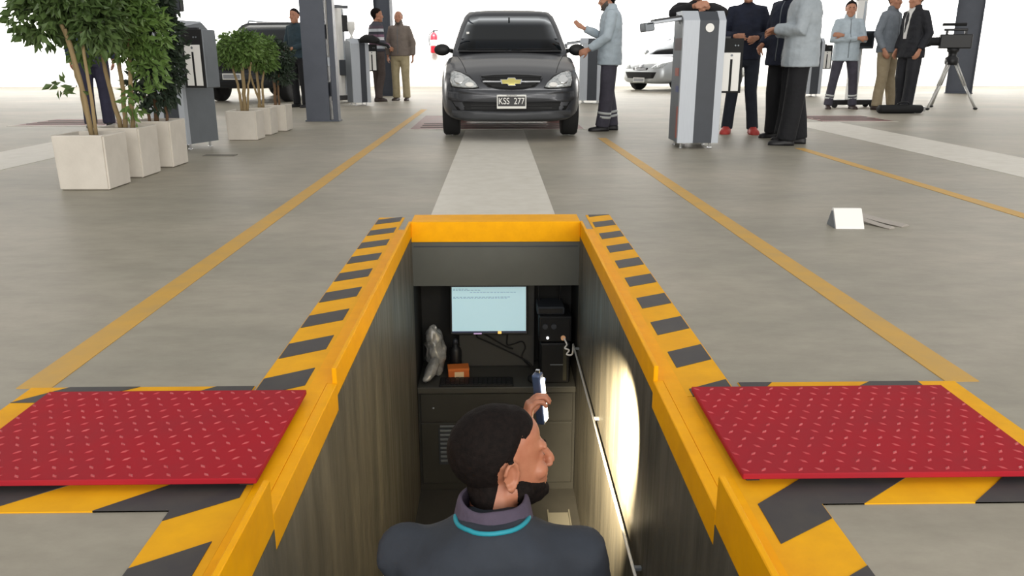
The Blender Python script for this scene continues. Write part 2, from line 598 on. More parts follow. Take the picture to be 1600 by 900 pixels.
# ------------------------------------------------------------------ red tread plates beside the pit
def tread_plate(name, label, x0, x1, y0, y1, z0, z1, m, nx, ny, group=None):
    cx, cy = (x0 + x1) / 2, (y0 + y1) / 2
    t = thing(name, label, 'plate', (cx, cy, 0), 0, group)
    w, d = (x1 - x0) / 2, (y1 - y0) / 2
    B('plate', -w, w, -d, d, z0, z1, m, t, 0.002)
    bm = NB()
    for i in range(nx):
        for j in range(ny):
            px = -w + (i + 0.5 + (0.25 if j % 2 else -0.25)) * 2 * w / nx
            py = -d + (j + 0.5) * 2 * d / ny
            a = R(45) if (i + j) % 2 else R(-45)
            ca, sa = math.cos(a), math.sin(a)
            L_, W_ = 0.011, 0.0045
            vv = [bm.verts.new((px + dx * ca - dy * sa, py + dx * sa + dy * ca, z1 + dz)) for dx, dy, dz in
                  ((-L_, 0, 0), (0, -W_, 0), (L_, 0, 0), (0, W_, 0), (-L_ * 0.4, 0, 0.0022), (L_ * 0.4, 0, 0.0022))]
            for f in ((0, 1, 4), (1, 5, 4), (1, 2, 5), (2, 3, 5), (3, 4, 5), (3, 0, 4)):
                bm.faces.new([vv[q] for q in f])
    s = finish('tread_bumps', bm, REDW, t)
    s['kind'] = 'stuff'
    for sx in (-1, 1):
        B('support_bar', sx * (w - 0.03) - 0.015, sx * (w - 0.03) + 0.015, -d + 0.02, d - 0.02, 0.0047, z0, mat('dark_support', '#2b211f', 0.8), t)
    return t
tread_plate('tread_plate', 'bright red steel tread plate on the floor left of the pit', -1.235, -0.530, 1.575, 2.06, 0.018, 0.032, RED, 17, 13)
tread_plate('tread_plate', 'bright red steel tread plate on the floor right of the pit', 0.541, 1.246, 1.573, 2.06, 0.018, 0.032, RED, 17, 13)

def far_bed(label, x0, x1, y0, y1):
    t = thing('tester_bed', label, 'plate', ((x0 + x1) / 2, (y0 + y1) / 2, 0))
    w, d = (x1 - x0) / 2, (y1 - y0) / 2
    B('plate', -w, w, -d, d, 0.0, 0.004, DRED, t)
    B('front_edge', -w - 0.03, w + 0.03, -d - 0.06, -d, 0.0, 0.004, WHTF, t)
    for k in range(3):
        bm = NB()
        yy = -d + 0.25 + k * 0.28
        cyl(bm, (-w * 0.9, yy, -0.018), (w * 0.9, yy, -0.018), 0.03, n=12)
        finish('roller', bm, mat('roller_steel', '#5b5450', 0.5, metal=0.4), t, True)
far_bed('faded red tester bed on the floor under the dark grey car', -1.12, 1.14, 10.56, 13.0)
far_bed('faded red tester bed beyond the right-hand pale stripe', 4.75, 5.80, 11.75, 12.9)
far_bed('faded red tester bed behind the planters at the left edge', -6.6, -5.2, 11.2, 12.4)
# ------------------------------------------------------------------ pit fittings
def curve_tube(name, pts, r, m, parent=None, n=8, sub=6):
    """smooth cable through the points (Catmull-Rom)"""
    P = [V(p) for p in pts]
    P = [P[0] * 2 - P[1]] + P + [P[-1] * 2 - P[-2]]
    out = []
    for i in range(1, len(P) - 2):
        for k in range(sub):
            t = k / sub
            a, b, c, d = P[i - 1], P[i], P[i + 1], P[i + 2]
            out.append(0.5 * ((2 * b) + (c - a) * t + (2 * a - 5 * b + 4 * c - d) * t * t + (3 * b - a - 3 * c + d) * t ** 3))
    out.append(P[-2])
    bm = NB()
    tube(bm, out, r, n)
    return finish(name, bm, m, parent, True)

# cabinet closing the far end of the pit below the niche
cab = thing('pit_cabinet', 'dark grey metal cabinet closing the far end of the pit under the monitor', 'cabinet', ((PL + PR) / 2, PY1, PZ))
hw = (PR - PL) / 2 - 0.002
ch = DZ - 0.04 - PZ
B('body', -hw, hw, 0.012, 0.40, 0.0, ch, PITD, cab)
B('door', -hw + 0.015, -0.01, 0.0, 0.012, 0.05, ch - 0.19, PITD, cab, 0.003)
B('door', 0.01, hw - 0.015, 0.0, 0.012, 0.05, ch - 0.19, PITD, cab, 0.003)
B('drawer_front', -hw + 0.015, hw - 0.015, 0.0, 0.012, ch - 0.18, ch - 0.005, PITD, cab, 0.003)
v = B('vent_frame', -0.345, -0.155, -0.006, 0.0, 0.18, ch - 0.22, CHAR, cab, 0.002)
for k in range(9):
    z = 0.20 + k * 0.028
    B('louvre', -0.335, -0.165, -0.014, -0.005, z, z + 0.012, ALUD, v, 0.002, Matrix.Identity(4))
bm = NB()
ell(bm, (-0.37, -0.004, ch - 0.09), (0.006, 0.004, 0.006), u=10, v=6)
finish('screw', bm, ALU, cab, True)

desk = tag(B('desk_top', PL + 0.002, PR - 0.002, PY1 - 0.01, NY - 0.002, DZ - 0.038, DZ, mat('desk_grey', '#454541', 0.5, noise_amt=0.15, nscale=6), None, 0.004),
           'grey metal desk shelf in the pit niche under the keyboard', 'shelf')

# grey panel under the monitor
pan = tag(B('backing_panel', -0.235, 0.225, NY - 0.10, NY - 0.085, DZ + 0.001, RT - 0.02, mat('backing_grey', '#41413f', 0.55), None, 0.003),
          'upright dark grey panel behind the monitor and its cables', 'panel')

# monitor
mw, mh = 0.232, 0.150
mon = thing('monitor', 'flat computer monitor with lit pale blue screen in the pit niche', 'monitor', (-0.05, NY - 0.17, -0.535))
mon.rotation_euler = (R(-9), 0, 0)
B('housing', -mw, mw, -0.012, 0.03, -mh, mh, BLK, mon, 0.006, None, 2)
scr = mat('lit_screen', '#b7d3da', 0.3, emit='#a9cdd6', estr=0.62)
sc_ = B('screen', -mw + 0.012, mw - 0.012, -0.0145, -0.0125, -mh + 0.022, mh - 0.012, scr, mon)
B('task_bar', -mw + 0.012, mw - 0.012, -0.0155, -0.0140, -mh + 0.013, -mh + 0.0225, mat('task_bar_blue', '#16233f', 0.4, emit='#16233f', estr=0.5), mon)
grey = mat('screen_text_grey', '#7f9aa6', 0.5, emit='#7795a3', estr=0.4)
bm = NB()
random.seed(3)
for row, (n, zz) in enumerate(((9, 0.118), (14, 0.104), (17, 0.076), (17, 0.069), (5, 0.124))):
    x = -mw + 0.02 + (0.10 if row == 1 else 0)
    for k in range(n):
        w = random.uniform(0.008, 0.02)
        if x + w > mw - 0.07:
            break
        box(bm, x, x + w, -0.0152, -0.0146, zz, zz + 0.0032)
        x += w + random.uniform(0.003, 0.006)
s = finish('screen_text', bm, grey, sc_)
s['kind'] = 'stuff'
B('icon', 0.052, 0.074, -0.0165, -0.0150, -mh + 0.006, -mh + 0.022, mat('icon_amber', '#e7c368', 0.5, emit='#e7c368', estr=0.8), mon, 0.002)
B('icon', -0.092, -0.044, -0.0165, -0.0150, -mh + 0.004, -mh + 0.012, mat('icon_pink', '#b59bc0', 0.5, emit='#b59bc0', estr=0.6), mon, 0.002)
bm = NB()
box(bm, -0.03, 0.03, 0.03, 0.05, -0.05, 0.05)
finish('mount', bm, BLKM, mon)
kbd = thing('keyboard', 'black keyboard lying on the desk shelf below the monitor', 'keyboard', (-0.125, PY1 + 0.055, DZ))
B('case', -0.215, 0.215, -0.06, 0.06, 0.0, 0.014, BLKM, kbd, 0.004)
bm = NB()
for j in range(5):
    for i in range(15):
        box(bm, -0.205 + i * 0.0273, -0.205 + i * 0.0273 + 0.022, -0.052 + j * 0.0212, -0.052 + j * 0.0212 + 0.017, 0.014, 0.019)
k_ = finish('keys', bm, BLK, kbd)
k_['kind'] = 'stuff'
bm = NB()
ell(bm, (0, 0, 0.015), (0.03, 0.048, 0.020))
mo = tag(finish('computer_mouse', bm, BLKM, None, True, (0.205, PY1 + 0.07, DZ + 0.006)), 'small black computer mouse on the desk shelf right of the keyboard', 'mouse')
curve_tube('cable', [(0, 0.045, 0.01), (0.02, 0.13, 0.012), (-0.05, 0.20, 0.06), (-0.25, 0.215, 0.16), (-0.33, 0.215, 0.20), (-0.30, 0.215, 0.225), (-0.16, 0.215, 0.14), (-0.11, 0.215, 0.12)], 0.005, BLKM, mo)
cbl = tag(curve_tube('monitor_cable', [(0.055, NY - 0.115, -0.66), (0.06, NY - 0.113, -0.72), (0.06, NY - 0.112, -0.78), (0.10, NY - 0.112, -0.775), (0.15, NY - 0.112, -0.76), (0.17, NY - 0.112, -0.80), (0.15, NY - 0.112, -0.86), (0.20, NY - 0.14, DZ + 0.006)], 0.0045, BLKM),
          'thin black cable hanging below the monitor against the panel', 'cable')

# computer tower and instruments on the right of the niche
tw = thing('computer_tower', 'black computer tower standing on the right end of the pit desk', 'computer', (0.335, PY1 + 0.19, DZ))
B('case', -0.085, 0.085, -0.14, 0.14, 0, 0.245, BLK, tw, 0.005)
B('front_bezel', -0.080, 0.080, -0.148, -0.14, 0.006, 0.238, BLKM, tw, 0.003)
B('drive_slot', -0.03, 0.045, -0.151, -0.148, 0.115, 0.121, ALUD, tw)
B('side_trim', 0.045, 0.065, -0.151, -0.148, 0.02, 0.235, mat('olive_trim', '#3c3a2c', 0.6), tw)
B('indicator_lamp', -0.066, -0.056, -0.151, -0.148, 0.018, 0.034, mat('blue_led', '#8fa6e0', 0.4, emit='#8fa6e0', estr=0.7), tw)
ins = thing('instrument_box', 'black instrument box with small white and amber lamps above the computer tower', 'instrument', (0.335, PY1 + 0.20, DZ + 0.246))
B('case', -0.095, 0.095, -0.13, 0.13, 0, 0.155, BLK, ins, 0.006)
B('panel', -0.085, 0.085, -0.135, -0.13, 0.008, 0.146, BLKM, ins, 0.002)
bm = NB(); cyl(bm, (-0.045, -0.142, 0.03), (-0.045, -0.134, 0.03), 0.008, n=12)
finish('lamp', bm, mat('white_led', '#ffffff', 0.4, emit='#ffffff', estr=1.3), ins)
bm = NB(); cyl(bm, (0.045, -0.146, 0.03), (0.045, -0.134, 0.03), 0.014, n=14)
finish('socket', bm, mat('amber_led', '#c99a72', 0.4, emit='#c99a72', estr=0.35), ins)
for k in range(2):
    bm = NB(); cyl(bm, (-0.06 + 0.05 * k, -0.145, 0.10), (-0.06 + 0.05 * k, -0.134, 0.10), 0.016, n=14)
    finish('dial', bm, CHAR, ins)
up_ = thing('router', 'small dark grey device on top of the instrument box in the niche', 'device', (0.31, PY1 + 0.2, DZ + 0.402))
B('case', -0.08, 0.08, -0.09, 0.09, 0, 0.045, CHAR, up_, 0.006)
B('front_plate', -0.07, 0.07, -0.094, -0.09, 0.008, 0.037, BLK, up_, 0.002)
for sx in (-1, 1):
    bm = NB()
    tube(bm, [(sx * 0.06, 0.05, 0.04), (sx * 0.066, 0.05, 0.13)], [0.006, 0.004], 8, True)
    finish('antenna', bm, BLK, up_, True)

# plastic bag, orange box, dark bottle on the left of the niche
def crumple(bm, amp, sc):
    for vtx in bm.verts:
        n = noise.noise_vector(vtx.co * sc)
        vtx.co += n * amp
bm = NB()
bmesh.ops.create_icosphere(bm, subdivisions=4, radius=1)
for vtx in bm.verts:
    z = vtx.co.z
    k = 1.0 - 0.35 * max(0, z) + 0.12 * max(0, -z)
    vtx.co = V((vtx.co.x * 0.062 * k - 0.01 * z, vtx.co.y * 0.06 * k, z * 0.165 + 0.165))
crumple(bm, 0.022, 16); crumple(bm, 0.010, 45)
for vtx in bm.verts:
    vtx.co.z = max(0.0, vtx.co.z)
bg_ = thing('plastic_bag', 'crumpled translucent grey plastic bag at the left of the pit niche', 'bag', (-0.37, PY1 + 0.19, DZ))
finish('bag', bm, mat('grey_polythene', '#a3a3a1', 0.22, noise_amt=0.35, nscale=20, col2='#6d6d6b', spec=0.8), bg_, True)
bm = NB()
tube(bm, [(0.0, -0.05, 0.11), (-0.02, -0.10, 0.06), (-0.05, -0.13, 0.025)], [0.03, 0.034, 0.024], 12, True)
crumple(bm, 0.010, 40)
for vtx in bm.verts:
    vtx.co.z = max(0.0, vtx.co.z)
finish('bag_tail', bm, MATS['grey_polythene'], bg_, True)
ob = thing('carton', 'small orange cardboard box with white label on the pit desk', 'box', (-0.235, PY1 + 0.165, DZ), R(6))
B('body', -0.062, 0.062, -0.04, 0.04, 0, 0.062, mat('orange_card', '#cf6a2c', 0.6), ob, 0.002)
B('label', -0.025, 0.03, -0.0415, -0.0395, 0.004, 0.042, mat('cream_label', '#e5cda4', 0.6), ob)
B('lid', -0.0635, 0.0635, -0.0415, 0.0415, 0.05, 0.064, mat('orange_card_lid', '#dd7a34', 0.6), ob, 0.002)
bt = thing('spray_can', 'dark can standing behind the orange box in the pit niche', 'can', (-0.255, PY1 + 0.27, DZ))
bm = NB(); lathe(bm, [(0.034, 0), (0.036, 0.004), (0.036, 0.13), (0.03, 0.145), (0.018, 0.152), (0.018, 0.17), (0.0, 0.172)], 20)
finish('body', bm, BLK, bt, True)
bm = NB(); lathe(bm, [(0.016, 0.171), (0.016, 0.19), (0.008, 0.2), (0.0, 0.2)], 14)
finish('nozzle', bm, CHAR, bt, True)

# white rail along the right pit wall with its cable
rl = thing('wall_rail', 'thin white rail running along the right wall of the pit', 'rail', (PR - 0.026, 2.0, -0.655))
bm = NB()
tube(bm, [(0, -2.6, 0), (0, 2.27, 0)], 0.0055, 10)
finish('rod', bm, WHT, rl, True)
for y in (-2.2, -1.0, 0.2, 1.3, 2.2):
    B('bracket', 0.003, 0.0265, y - 0.008, y + 0.008, -0.006, 0.006, ALUD, rl, 0.001)
tag(curve_tube('coiled_lead', [(0.385, PY1 + 0.055, DZ + 0.275), (0.398, PY1 + 0.02, DZ + 0.25), (0.385, PY1 + 0.0, DZ + 0.235), (0.41, PY1 - 0.005, DZ + 0.225), (0.395, PY1 - 0.02, DZ + 0.205), (0.425, PY1 - 0.03, DZ + 0.21), (0.43, PY1 - 0.035, -0.652)], 0.005, WHT),
    'short white curly lead between the instrument box and the white rail', 'cable')
stp = thing('floor_tray', 'small pale tray on the pit floor at the right corner', 'tray', (0.34, 3.93, PZ))
B('base', -0.06, 0.06, -0.09, 0.09, 0, 0.02, mat('pale_tray', '#6f6d63', 0.6), stp, 0.004)
for sx in (-1, 1):
    B('rim', sx * 0.06 - 0.004, sx * 0.06 + 0.004, -0.09, 0.09, 0.0, 0.04, MATS['pale_tray'], stp, 0.002)
# ------------------------------------------------------------------ columns
def column(label, loc, h, w, d, rotz):
    t = thing('steel_column', label, 'column', loc, rotz)
    B('flange', -w / 2, w / 2, -d / 2, -d / 2 + 0.02, 0, h, STEELC, t, 0.002)
    B('flange', -w / 2, w / 2, d / 2 - 0.02, d / 2, 0, h, STEELC, t, 0.002)
    B('web', -0.012, 0.012, -d / 2 + 0.02, d / 2 - 0.02, 0, h, STEELC, t)
    B('base_plate', -w / 2 - 0.02, w / 2 + 0.02, -d / 2 - 0.02, d / 2 + 0.02, 0, 0.02, STEELC, t, 0.003)
    return t
c1 = thing('steel_column', 'two-legged dark grey steel column nearest to the planters', 'column', (-2.52, 12.0, 0), 0)
B('leg', -0.235, 0.105, -0.10, 0.10, 0, 8, STEELC, c1, 0.004)
B('leg', 0.150, 0.225, -0.10, 0.10, 0, 8, STEELC, c1, 0.004)
B('base_plate', -0.25, 0.24, -0.12, 0.12, 0, 0.02, STEELC, c1, 0.003)
for z in (0.35, 1.15, 2.4, 3.6, 4.8, 6.0, 7.2):
    B('batten_plate', 0.10, 0.155, 0.04, 0.09, z, z + 0.2, STEELC, c1)
bm = NB()
tube(bm, [(0.128, -0.03, 0.9), (0.128, -0.03, 4.0), (0.128, -0.03, 8.0)], 0.014, 10)
finish('conduit', bm, WHT, c1, True)
B('junction_box', 0.108, 0.148, -0.07, 0.0, 0.78, 0.9, ALU, c1, 0.004)
column('dark grey steel column directly behind the striped-jumper man', (-2.62, 19.7, 0), 8.0, 0.16, 0.42, R(70))
column('dark grey steel column behind the video camera tripod', (11.75, 20.7, 0), 8.0, 0.3, 0.6, R(60))

# ------------------------------------------------------------------ inspection kiosks
def display_box(t, x, y, z, w=0.235, h=0.54, d=0.16):
    o = B('display_box', x - w / 2, x + w / 2, y - d / 2, y + d / 2, z, z + h, ALUD, t, 0.008)
    B('display_bezel', x - w / 2, x + w / 2, y - d / 2 - 0.012, y - d / 2, z, z + h, BLKM, o, 0.004)
    B('display_panel', x - w / 2 + 0.028, x - 0.012, y - d / 2 - 0.016, y - d / 2 - 0.012, z + 0.02, z + h * 0.74, WHT, o, 0.002)
    B('display_panel', x + 0.012, x + w / 2 - 0.028, y - d / 2 - 0.016, y - d / 2 - 0.012, z + 0.02, z + h * 0.74, WHT, o, 0.002)
    B('display_panel', x - 0.012, x + 0.012, y - d / 2 - 0.016, y - d / 2 - 0.012, z + h * 0.62, z + h * 0.74, WHT, o)
    bm = NB()
    cyl(bm, (x, y - d / 2 - 0.018, z + h * 0.69), (x, y - d / 2 - 0.015, z + h * 0.69), 0.012, n=12)
    finish('mark', bm, ALUD, o)
    for k in range(2):
        bm = NB()
        cyl(bm, (x + 0.03 + 0.03 * k, y - d / 2 - 0.018, z + h * 0.87), (x + 0.03 + 0.03 * k, y - d / 2 - 0.012, z + h * 0.87), 0.008, n=10)
        finish('lamp', bm, ALUD, o)
    return o

def kiosk(label, loc, rotz, H=1.34, tray=True, disp=None, emblem=True, mon=False, side=None, w=0.42, d=0.46):
    t = thing('inspection_kiosk', label, 'kiosk', loc, rotz)
    hw = w / 2
    z0 = 0.06
    # cabinet with a sloped top
    bm = NB()
    prof = [(-d / 2 + 0.02, z0), (d / 2, z0), (d / 2, H - 0.06), (d / 2 - 0.08, H), (-d / 2 + 0.10, H), (-d / 2 + 0.02, H - 0.07)]
    rings = [[V((x, y, z)) for y, z in prof] for x in (-hw + 0.01, hw - 0.01)]
    loft(bm, rings)
    finish('cabinet', bm, ALUD, t)
    def strip(nm, x0, x1, m, y=0.0, top=0.0):
        bm = NB()
        pr = [(-d / 2 - 0.02 + y, z0), (-d / 2 + 0.03, z0), (-d / 2 + 0.03, H - 0.055), (d / 2 - 0.1, H - 0.0), (d / 2 - 0.1, H + 0.012 + top), (-d / 2 + 0.09, H + 0.012 + top), (-d / 2 - 0.02 + y, H - 0.08)]
        loft(bm, [[V((x, yy, z)) for yy, z in pr] for x in (x0, x1)])
        return finish(nm, bm, m, t)
    strip('side_column', -hw, -hw + 0.16, ALU)
    strip('side_column', hw - 0.07, hw, ALU)
    strip('front_panel', -hw + 0.16, hw - 0.07, CHAR, 0.006, -0.004)
    if emblem:
        bm = NB()
        cyl(bm, (0.05, -d / 2 - 0.024, H - 0.15), (0.05, -d / 2 - 0.01, H - 0.15), 0.042, n=24)
        finish('emblem', bm, WHT, t)
    for sx in (-1, 1):
        for sy in (-1, 1):
            bm = NB()
            cyl(bm, (sx * (hw - 0.06), sy * (d / 2 - 0.08), 0.008), (sx * (hw - 0.06), sy * (d / 2 - 0.08), z0), 0.012, n=10)
            cyl(bm, (sx * (hw - 0.06), sy * (d / 2 - 0.08), 0.0), (sx * (hw - 0.06), sy * (d / 2 - 0.08), 0.008), 0.025, n=12)
            finish('foot', bm, CHROME, t)
    if tray:
        Mx = Matrix.Rotation(R(-8), 4, 'Y')
        tr = B('keyboard_tray', -0.34, 0.02, -0.15, 0.15, -0.028, 0.0, ALU, t, 0.006, Matrix.Translation((-hw - 0.02, -0.02, H - 0.05)) @ Mx)
        B('keyboard', -0.25, 0.02, -0.12, 0.12, 0.0, 0.02, BLK, tr, 0.004, Matrix.Translation((-hw - 0.02, -0.02, H - 0.05)) @ Mx)
        B('tray_handle', -0.36, -0.26, -0.15, 0.15, -0.09, 0.0, ALUD, tr, 0.01, Matrix.Translation((-hw - 0.02, -0.02, H - 0.05)) @ Mx)
    if side:
        for z_a, z_b, y_a, y_b, m in side:
            B('side_print', -hw + 0.006, -hw + 0.0105, y_a, y_b, z_a, z_b, m, t)
    if disp:
        display_box(t, *disp)
        B('display_arm', min(0, disp[0]), max(0, disp[0]), disp[1] - 0.015, disp[1] + 0.015, disp[2] + 0.53, disp[2] + 0.56, BLK, t)
    if mon:
        bm = NB()
        tube(bm, [(mon[0], 0.02, H), (mon[0], 0.02, H + 0.14)], 0.014, 10)
        mm = finish('monitor_post', bm, BLK, t, True)
        B('monitor', mon[0] - 0.19, mon[0] + 0.12, -0.03, 0.02, H + 0.10, H + 0.33, BLK, mm, 0.006)
        B('monitor_screen', mon[0] - 0.175, mon[0] + 0.105, -0.034, -0.029, H + 0.115, H + 0.315, CHAR, mm)
    return t
REDP = mat('red_print', '#b5665c', 0.5)
BLUP = mat('blue_print', '#626b96', 0.5)
MAR = mat('maroon_print', '#5d4a4c', 0.5)
k = kiosk('tall grey inspection kiosk with round white emblem standing before the red-shoed person', (2.06, 8.50, 0), 0, 1.335,
      disp=(0.345, 0.05, 0.55), side=[(0.97, 1.09, -0.16, 0.14, MAR), (0.72, 0.80, -0.1, 0.06, REDP), (0.56, 0.62, -0.12, 0.0, BLUP), (0.10, 0.42, -0.19, -0.10, REDP)])
kiosk('tall grey inspection kiosk beside the three large planters, with black monitor on top', (-3.21, 8.49, 0), R(-20), 1.24, tray=False, emblem=False,
      disp=(0.435, -0.20, 0.62, 0.24, 0.54, 0.2), mon=(0.0,))
kiosk('slim grey inspection kiosk just left of the striped-jumper man', (-2.66, 15.95, 0), R(25), 1.22, tray=False, emblem=False, disp=(0.27, 0.0, 0.63, 0.22, 0.50), w=0.34)
kiosk('pale inspection kiosk between the dark grey car and the gesturing inspector', (1.90, 16.6, 0), R(-10), 1.24, tray=True, emblem=False)
kiosk('inspection kiosk mostly hidden behind the grey-jacketed person, left of the arms-crossed inspector', (7.35, 19.3, 0), 0, 1.30, tray=False, emblem=False, disp=(0.36, 0.05, 0.62))

# things resting on the far kiosk
bm = NB()
lathe(bm, [(0.05, 0), (0.035, 0.01), (0.02, 0.06), (0.07, 0.16), (0.075, 0.28), (0.06, 0.30), (0.0, 0.30)], 18)
t = thing('sensor_stand', 'pale cup-shaped sensor with dark clamp on top of the slim far kiosk', 'sensor', (-2.72, 15.85, 1.232))
finish('cup', bm, WHT, t, True)
B('clamp', -0.16, -0.06, -0.04, 0.04, 0.12, 0.42, BLK, t, 0.008)
B('clamp_arm', -0.08, 0.03, -0.03, 0.03, 0.24, 0.30, BLK, t, 0.006)
bm = NB()
bmesh.ops.create_icosphere(bm, subdivisions=3, radius=1)
for vtx in bm.verts:
    vtx.co = V((vtx.co.x * 0.24, vtx.co.y * 0.13, max(-0.4, vtx.co.z) * 0.13 + 0.05))
crumple(bm, 0.03, 9)
t = thing('shoulder_bag', 'black bag hanging from the slim far kiosk above its white panel', 'bag', (-2.36, 15.62, 1.15), 0, None, 0.8)
finish('bag', bm, BLKM, t, True)
curve_tube('strap', [(0.12, 0, 0.02), (0.30, -0.02, -0.03), (0.42, -0.03, -0.06), (0.46, -0.03, -0.12)], 0.035, BLKM, t)

# ------------------------------------------------------------------ headlight testers
def headlight_tester(label, loc, rotz, H=1.8, boxz=0.75):
    t = thing('headlight_tester', label, 'tester', loc, rotz)
    B('base', -0.42, 0.42, -0.09, 0.09, 0.05, 0.14, BLK, t, 0.01)
    for sx in (-1, 1):
        bm = NB()
        cyl(bm, (sx * 0.36, -0.14, 0.05), (sx * 0.36, -0.10, 0.05), 0.05, n=16)
        finish('wheel', bm, RUBBER, t)
        bm = NB()
        cyl(bm, (sx * 0.36, 0.10, 0.05), (sx * 0.36, 0.14, 0.05), 0.05, n=16)
        finish('wheel', bm, RUBBER, t)
    B('post', -0.09, 0.09, -0.06, 0.06, 0.14, H - 0.03, WHT, t, 0.006)
    B('post_rail', 0.03, 0.06, -0.075, -0.06, 0.16, H - 0.05, ALU, t)
    B('top_bar', -0.28, 0.28, -0.035, 0.035, H - 0.03, H + 0.03, CHAR, t, 0.008)
    b_ = B('optics_box', -0.16, 0.14, -0.34, -0.08, boxz - 0.16, boxz + 0.14, CHAR, t, 0.01)
    B('optics_window', -0.12, 0.10, -0.346, -0.338, boxz - 0.12, boxz + 0.10, BLK, b_)
    return t
headlight_tester('white-posted headlight tester right behind the near dark grey column', (-3.14, 16.9, 0), R(60), 1.86, 0.70)
headlight_tester('headlight tester with black base bar behind the arms-crossed inspector', (6.55, 15.05, 0), R(4), 1.90, 1.2)

# ------------------------------------------------------------------ fire extinguisher on the wall
t = thing('fire_extinguisher', 'red fire extinguisher on the white wall left of the dark grey car', 'extinguisher', (-1.88, HY - 0.14, 1.0))
bm = NB(); lathe(bm, [(0.10, 0.0), (0.115, 0.02), (0.115, 0.48), (0.08, 0.56), (0.04, 0.59), (0.0, 0.59)], 20)
finish('cylinder', bm, mat('extinguisher_red', '#c4202f', 0.35), t, True)
bm = NB(); lathe(bm, [(0.1165, 0.20), (0.1165, 0.38)], 20)
finish('label_band', bm, WHT, t, True)
B('valve', -0.03, 0.03, -0.03, 0.03, 0.585, 0.65, BLK, t, 0.005)
B('handle', -0.02, 0.14, -0.015, 0.015, 0.64, 0.67, BLK, t, 0.004)
curve_tube('hose', [(-0.03, 0, 0.62), (-0.12, 0, 0.55), (-0.145, 0, 0.40), (-0.135, 0, 0.22)], 0.014, BLKM, t)
B('bracket', -0.02, 0.02, 0.10, 0.14, 0.1, 0.5, BLK, t)
B('sign', -0.13, 0.13, 0.125, 0.135, -0.14, -0.06, WHT, t)
t = thing('wall_fitting', 'small grey round fitting high on the white wall at the right', 'fitting', (11.25, HY, 2.17))
bm = NB(); cyl(bm, (0, 0, 0), (0, -0.05, 0), 0.11, n=20)
finish('cover', bm, mat('fitting_grey', '#b9b9bb', 0.6), t)
bm = NB(); cyl(bm, (0, -0.05, 0), (0, -0.065, 0), 0.05, n=14)
finish('cap', bm, ALUD, t)

# ------------------------------------------------------------------ white floor box with two grey cover strips
t = thing('floor_socket_box', 'small white wedge-shaped box on the floor beside two grey strips', 'box', (1.955, 4.36, 0), R(-3))
bm = NB()
pr = [(-0.06, 0.0), (-0.055, 0.012), (0.01, 0.102), (0.03, 0.102), (0.09, 0.0)]
loft(bm, [[V((x, y, z)) for y, z in pr] for x in (-0.077, 0.077)])
finish('cover', bm, WHT, t)
bm = NB()
pr = [(-0.05, 0.0), (0.012, 0.088), (0.028, 0.088), (0.08, 0.0)]
loft(bm, [[V((x, y, z)) for y, z in pr] for x in (-0.081, -0.077)])
finish('end_plate', bm, ALUD, t)
bm = NB()
loft(bm, [[V((x, y, z)) for y, z in pr] for x in (0.077, 0.081)])
finish('end_plate', bm, ALUD, t)
GST = mat('grey_card', '#b1aaa2', 0.7, noise_amt=0.15, nscale=10)
def strip_piece(label, a, b, w, lift):
    bm = NB()
    a, b = V(a), V(b)
    d = (b - a); n = V((-d.y, d.x, 0)).normalized() * w / 2
    rings = []
    for k in range(7):
        t_ = k / 6
        p = a.lerp(b, t_) + V((0, 0, lift * (1 - t_) ** 1.5 + 0.003))
        rings.append([p - n, p - n * 0.3 + V((0, 0, 0.010)), p + n * 0.3 + V((0, 0, 0.010)), p + n, p + n * 0.9 + V((0, 0, -0.003)), p - n * 0.9 + V((0, 0, -0.003))])
    loft(bm, rings)
    return tag(finish('cover_strip', bm, GST, None, False), label, 'strip')
strip_piece('grey strip on the floor touching the white wedge-shaped box', (2.055, 4.54, 0), (2.185, 4.30, 0), 0.05, 0.03)
strip_piece('outer grey strip on the floor, farther from the white wedge-shaped box', (2.10, 4.64, 0), (2.29, 4.36, 0), 0.085, 0.03)

t = tag(B('floor_grate', -2.80, -2.50, 7.72, 7.83, 0.0, 0.006, mat('grate_dark', '#6b675f', 0.7), None), 'narrow dark grate in the floor before the small planters', 'grate')

# ------------------------------------------------------------------ video camera on tripod
t = thing('tripod', 'silver tripod holding the video camera at the right edge', 'tripod', (8.05, 14.55, 0))
apex = V((0, 0, 0.88))
for k, (fx, fy) in enumerate(((-0.46, -0.28), (0.44, -0.20), (0.02, 0.5))):
    bm = NB()
    f = V((fx, fy, 0.02))
    a, b = apex + V((fx * 0.12, fy * 0.12, -0.05)), apex.lerp(f, 0.55)
    tube(bm, [a + V((0.025, 0, 0)), b + V((0.02, 0, 0))], 0.015, 8)
    tube(bm, [a - V((0.025, 0, 0)), b - V((0.02, 0, 0))], 0.015, 8)
    tube(bm, [b, f], 0.022, 8)
    lg = finish('leg', bm, mat('tripod_silver', '#c9c9c6', 0.35, metal=0.4), t, True)
    bm = NB()
    ell(bm, f, (0.04, 0.04, 0.02))
    finish('foot_pad', bm, BLK, lg, True)
bm = NB(); lathe(bm, [(0.09, 0.76), (0.11, 0.80), (0.11, 0.88), (0.07, 0.91), (0.07, 0.97), (0.10, 1.0), (0.10, 1.04), (0.0, 1.04)], 18)
finish('fluid_head', bm, BLK, t, True)
bm = NB(); tube(bm, [(0.0, 0.05, 0.98), (0.12, 0.35, 0.90), (0.16, 0.5, 0.87)], 0.012, 8, True)
finish('pan_handle', bm, BLK, t, True)
t = thing('video_camera', 'black video camera mounted on the silver tripod at the right edge', 'camera', (8.05, 14.55, 1.04), R(70), None, 1.35)
B('body', -0.07, 0.07, -0.20, 0.18, 0.0, 0.18, BLK, t, 0.015, None, 2)
B('top_handle', -0.02, 0.02, -0.14, 0.14, 0.22, 0.25, BLK, t, 0.008)
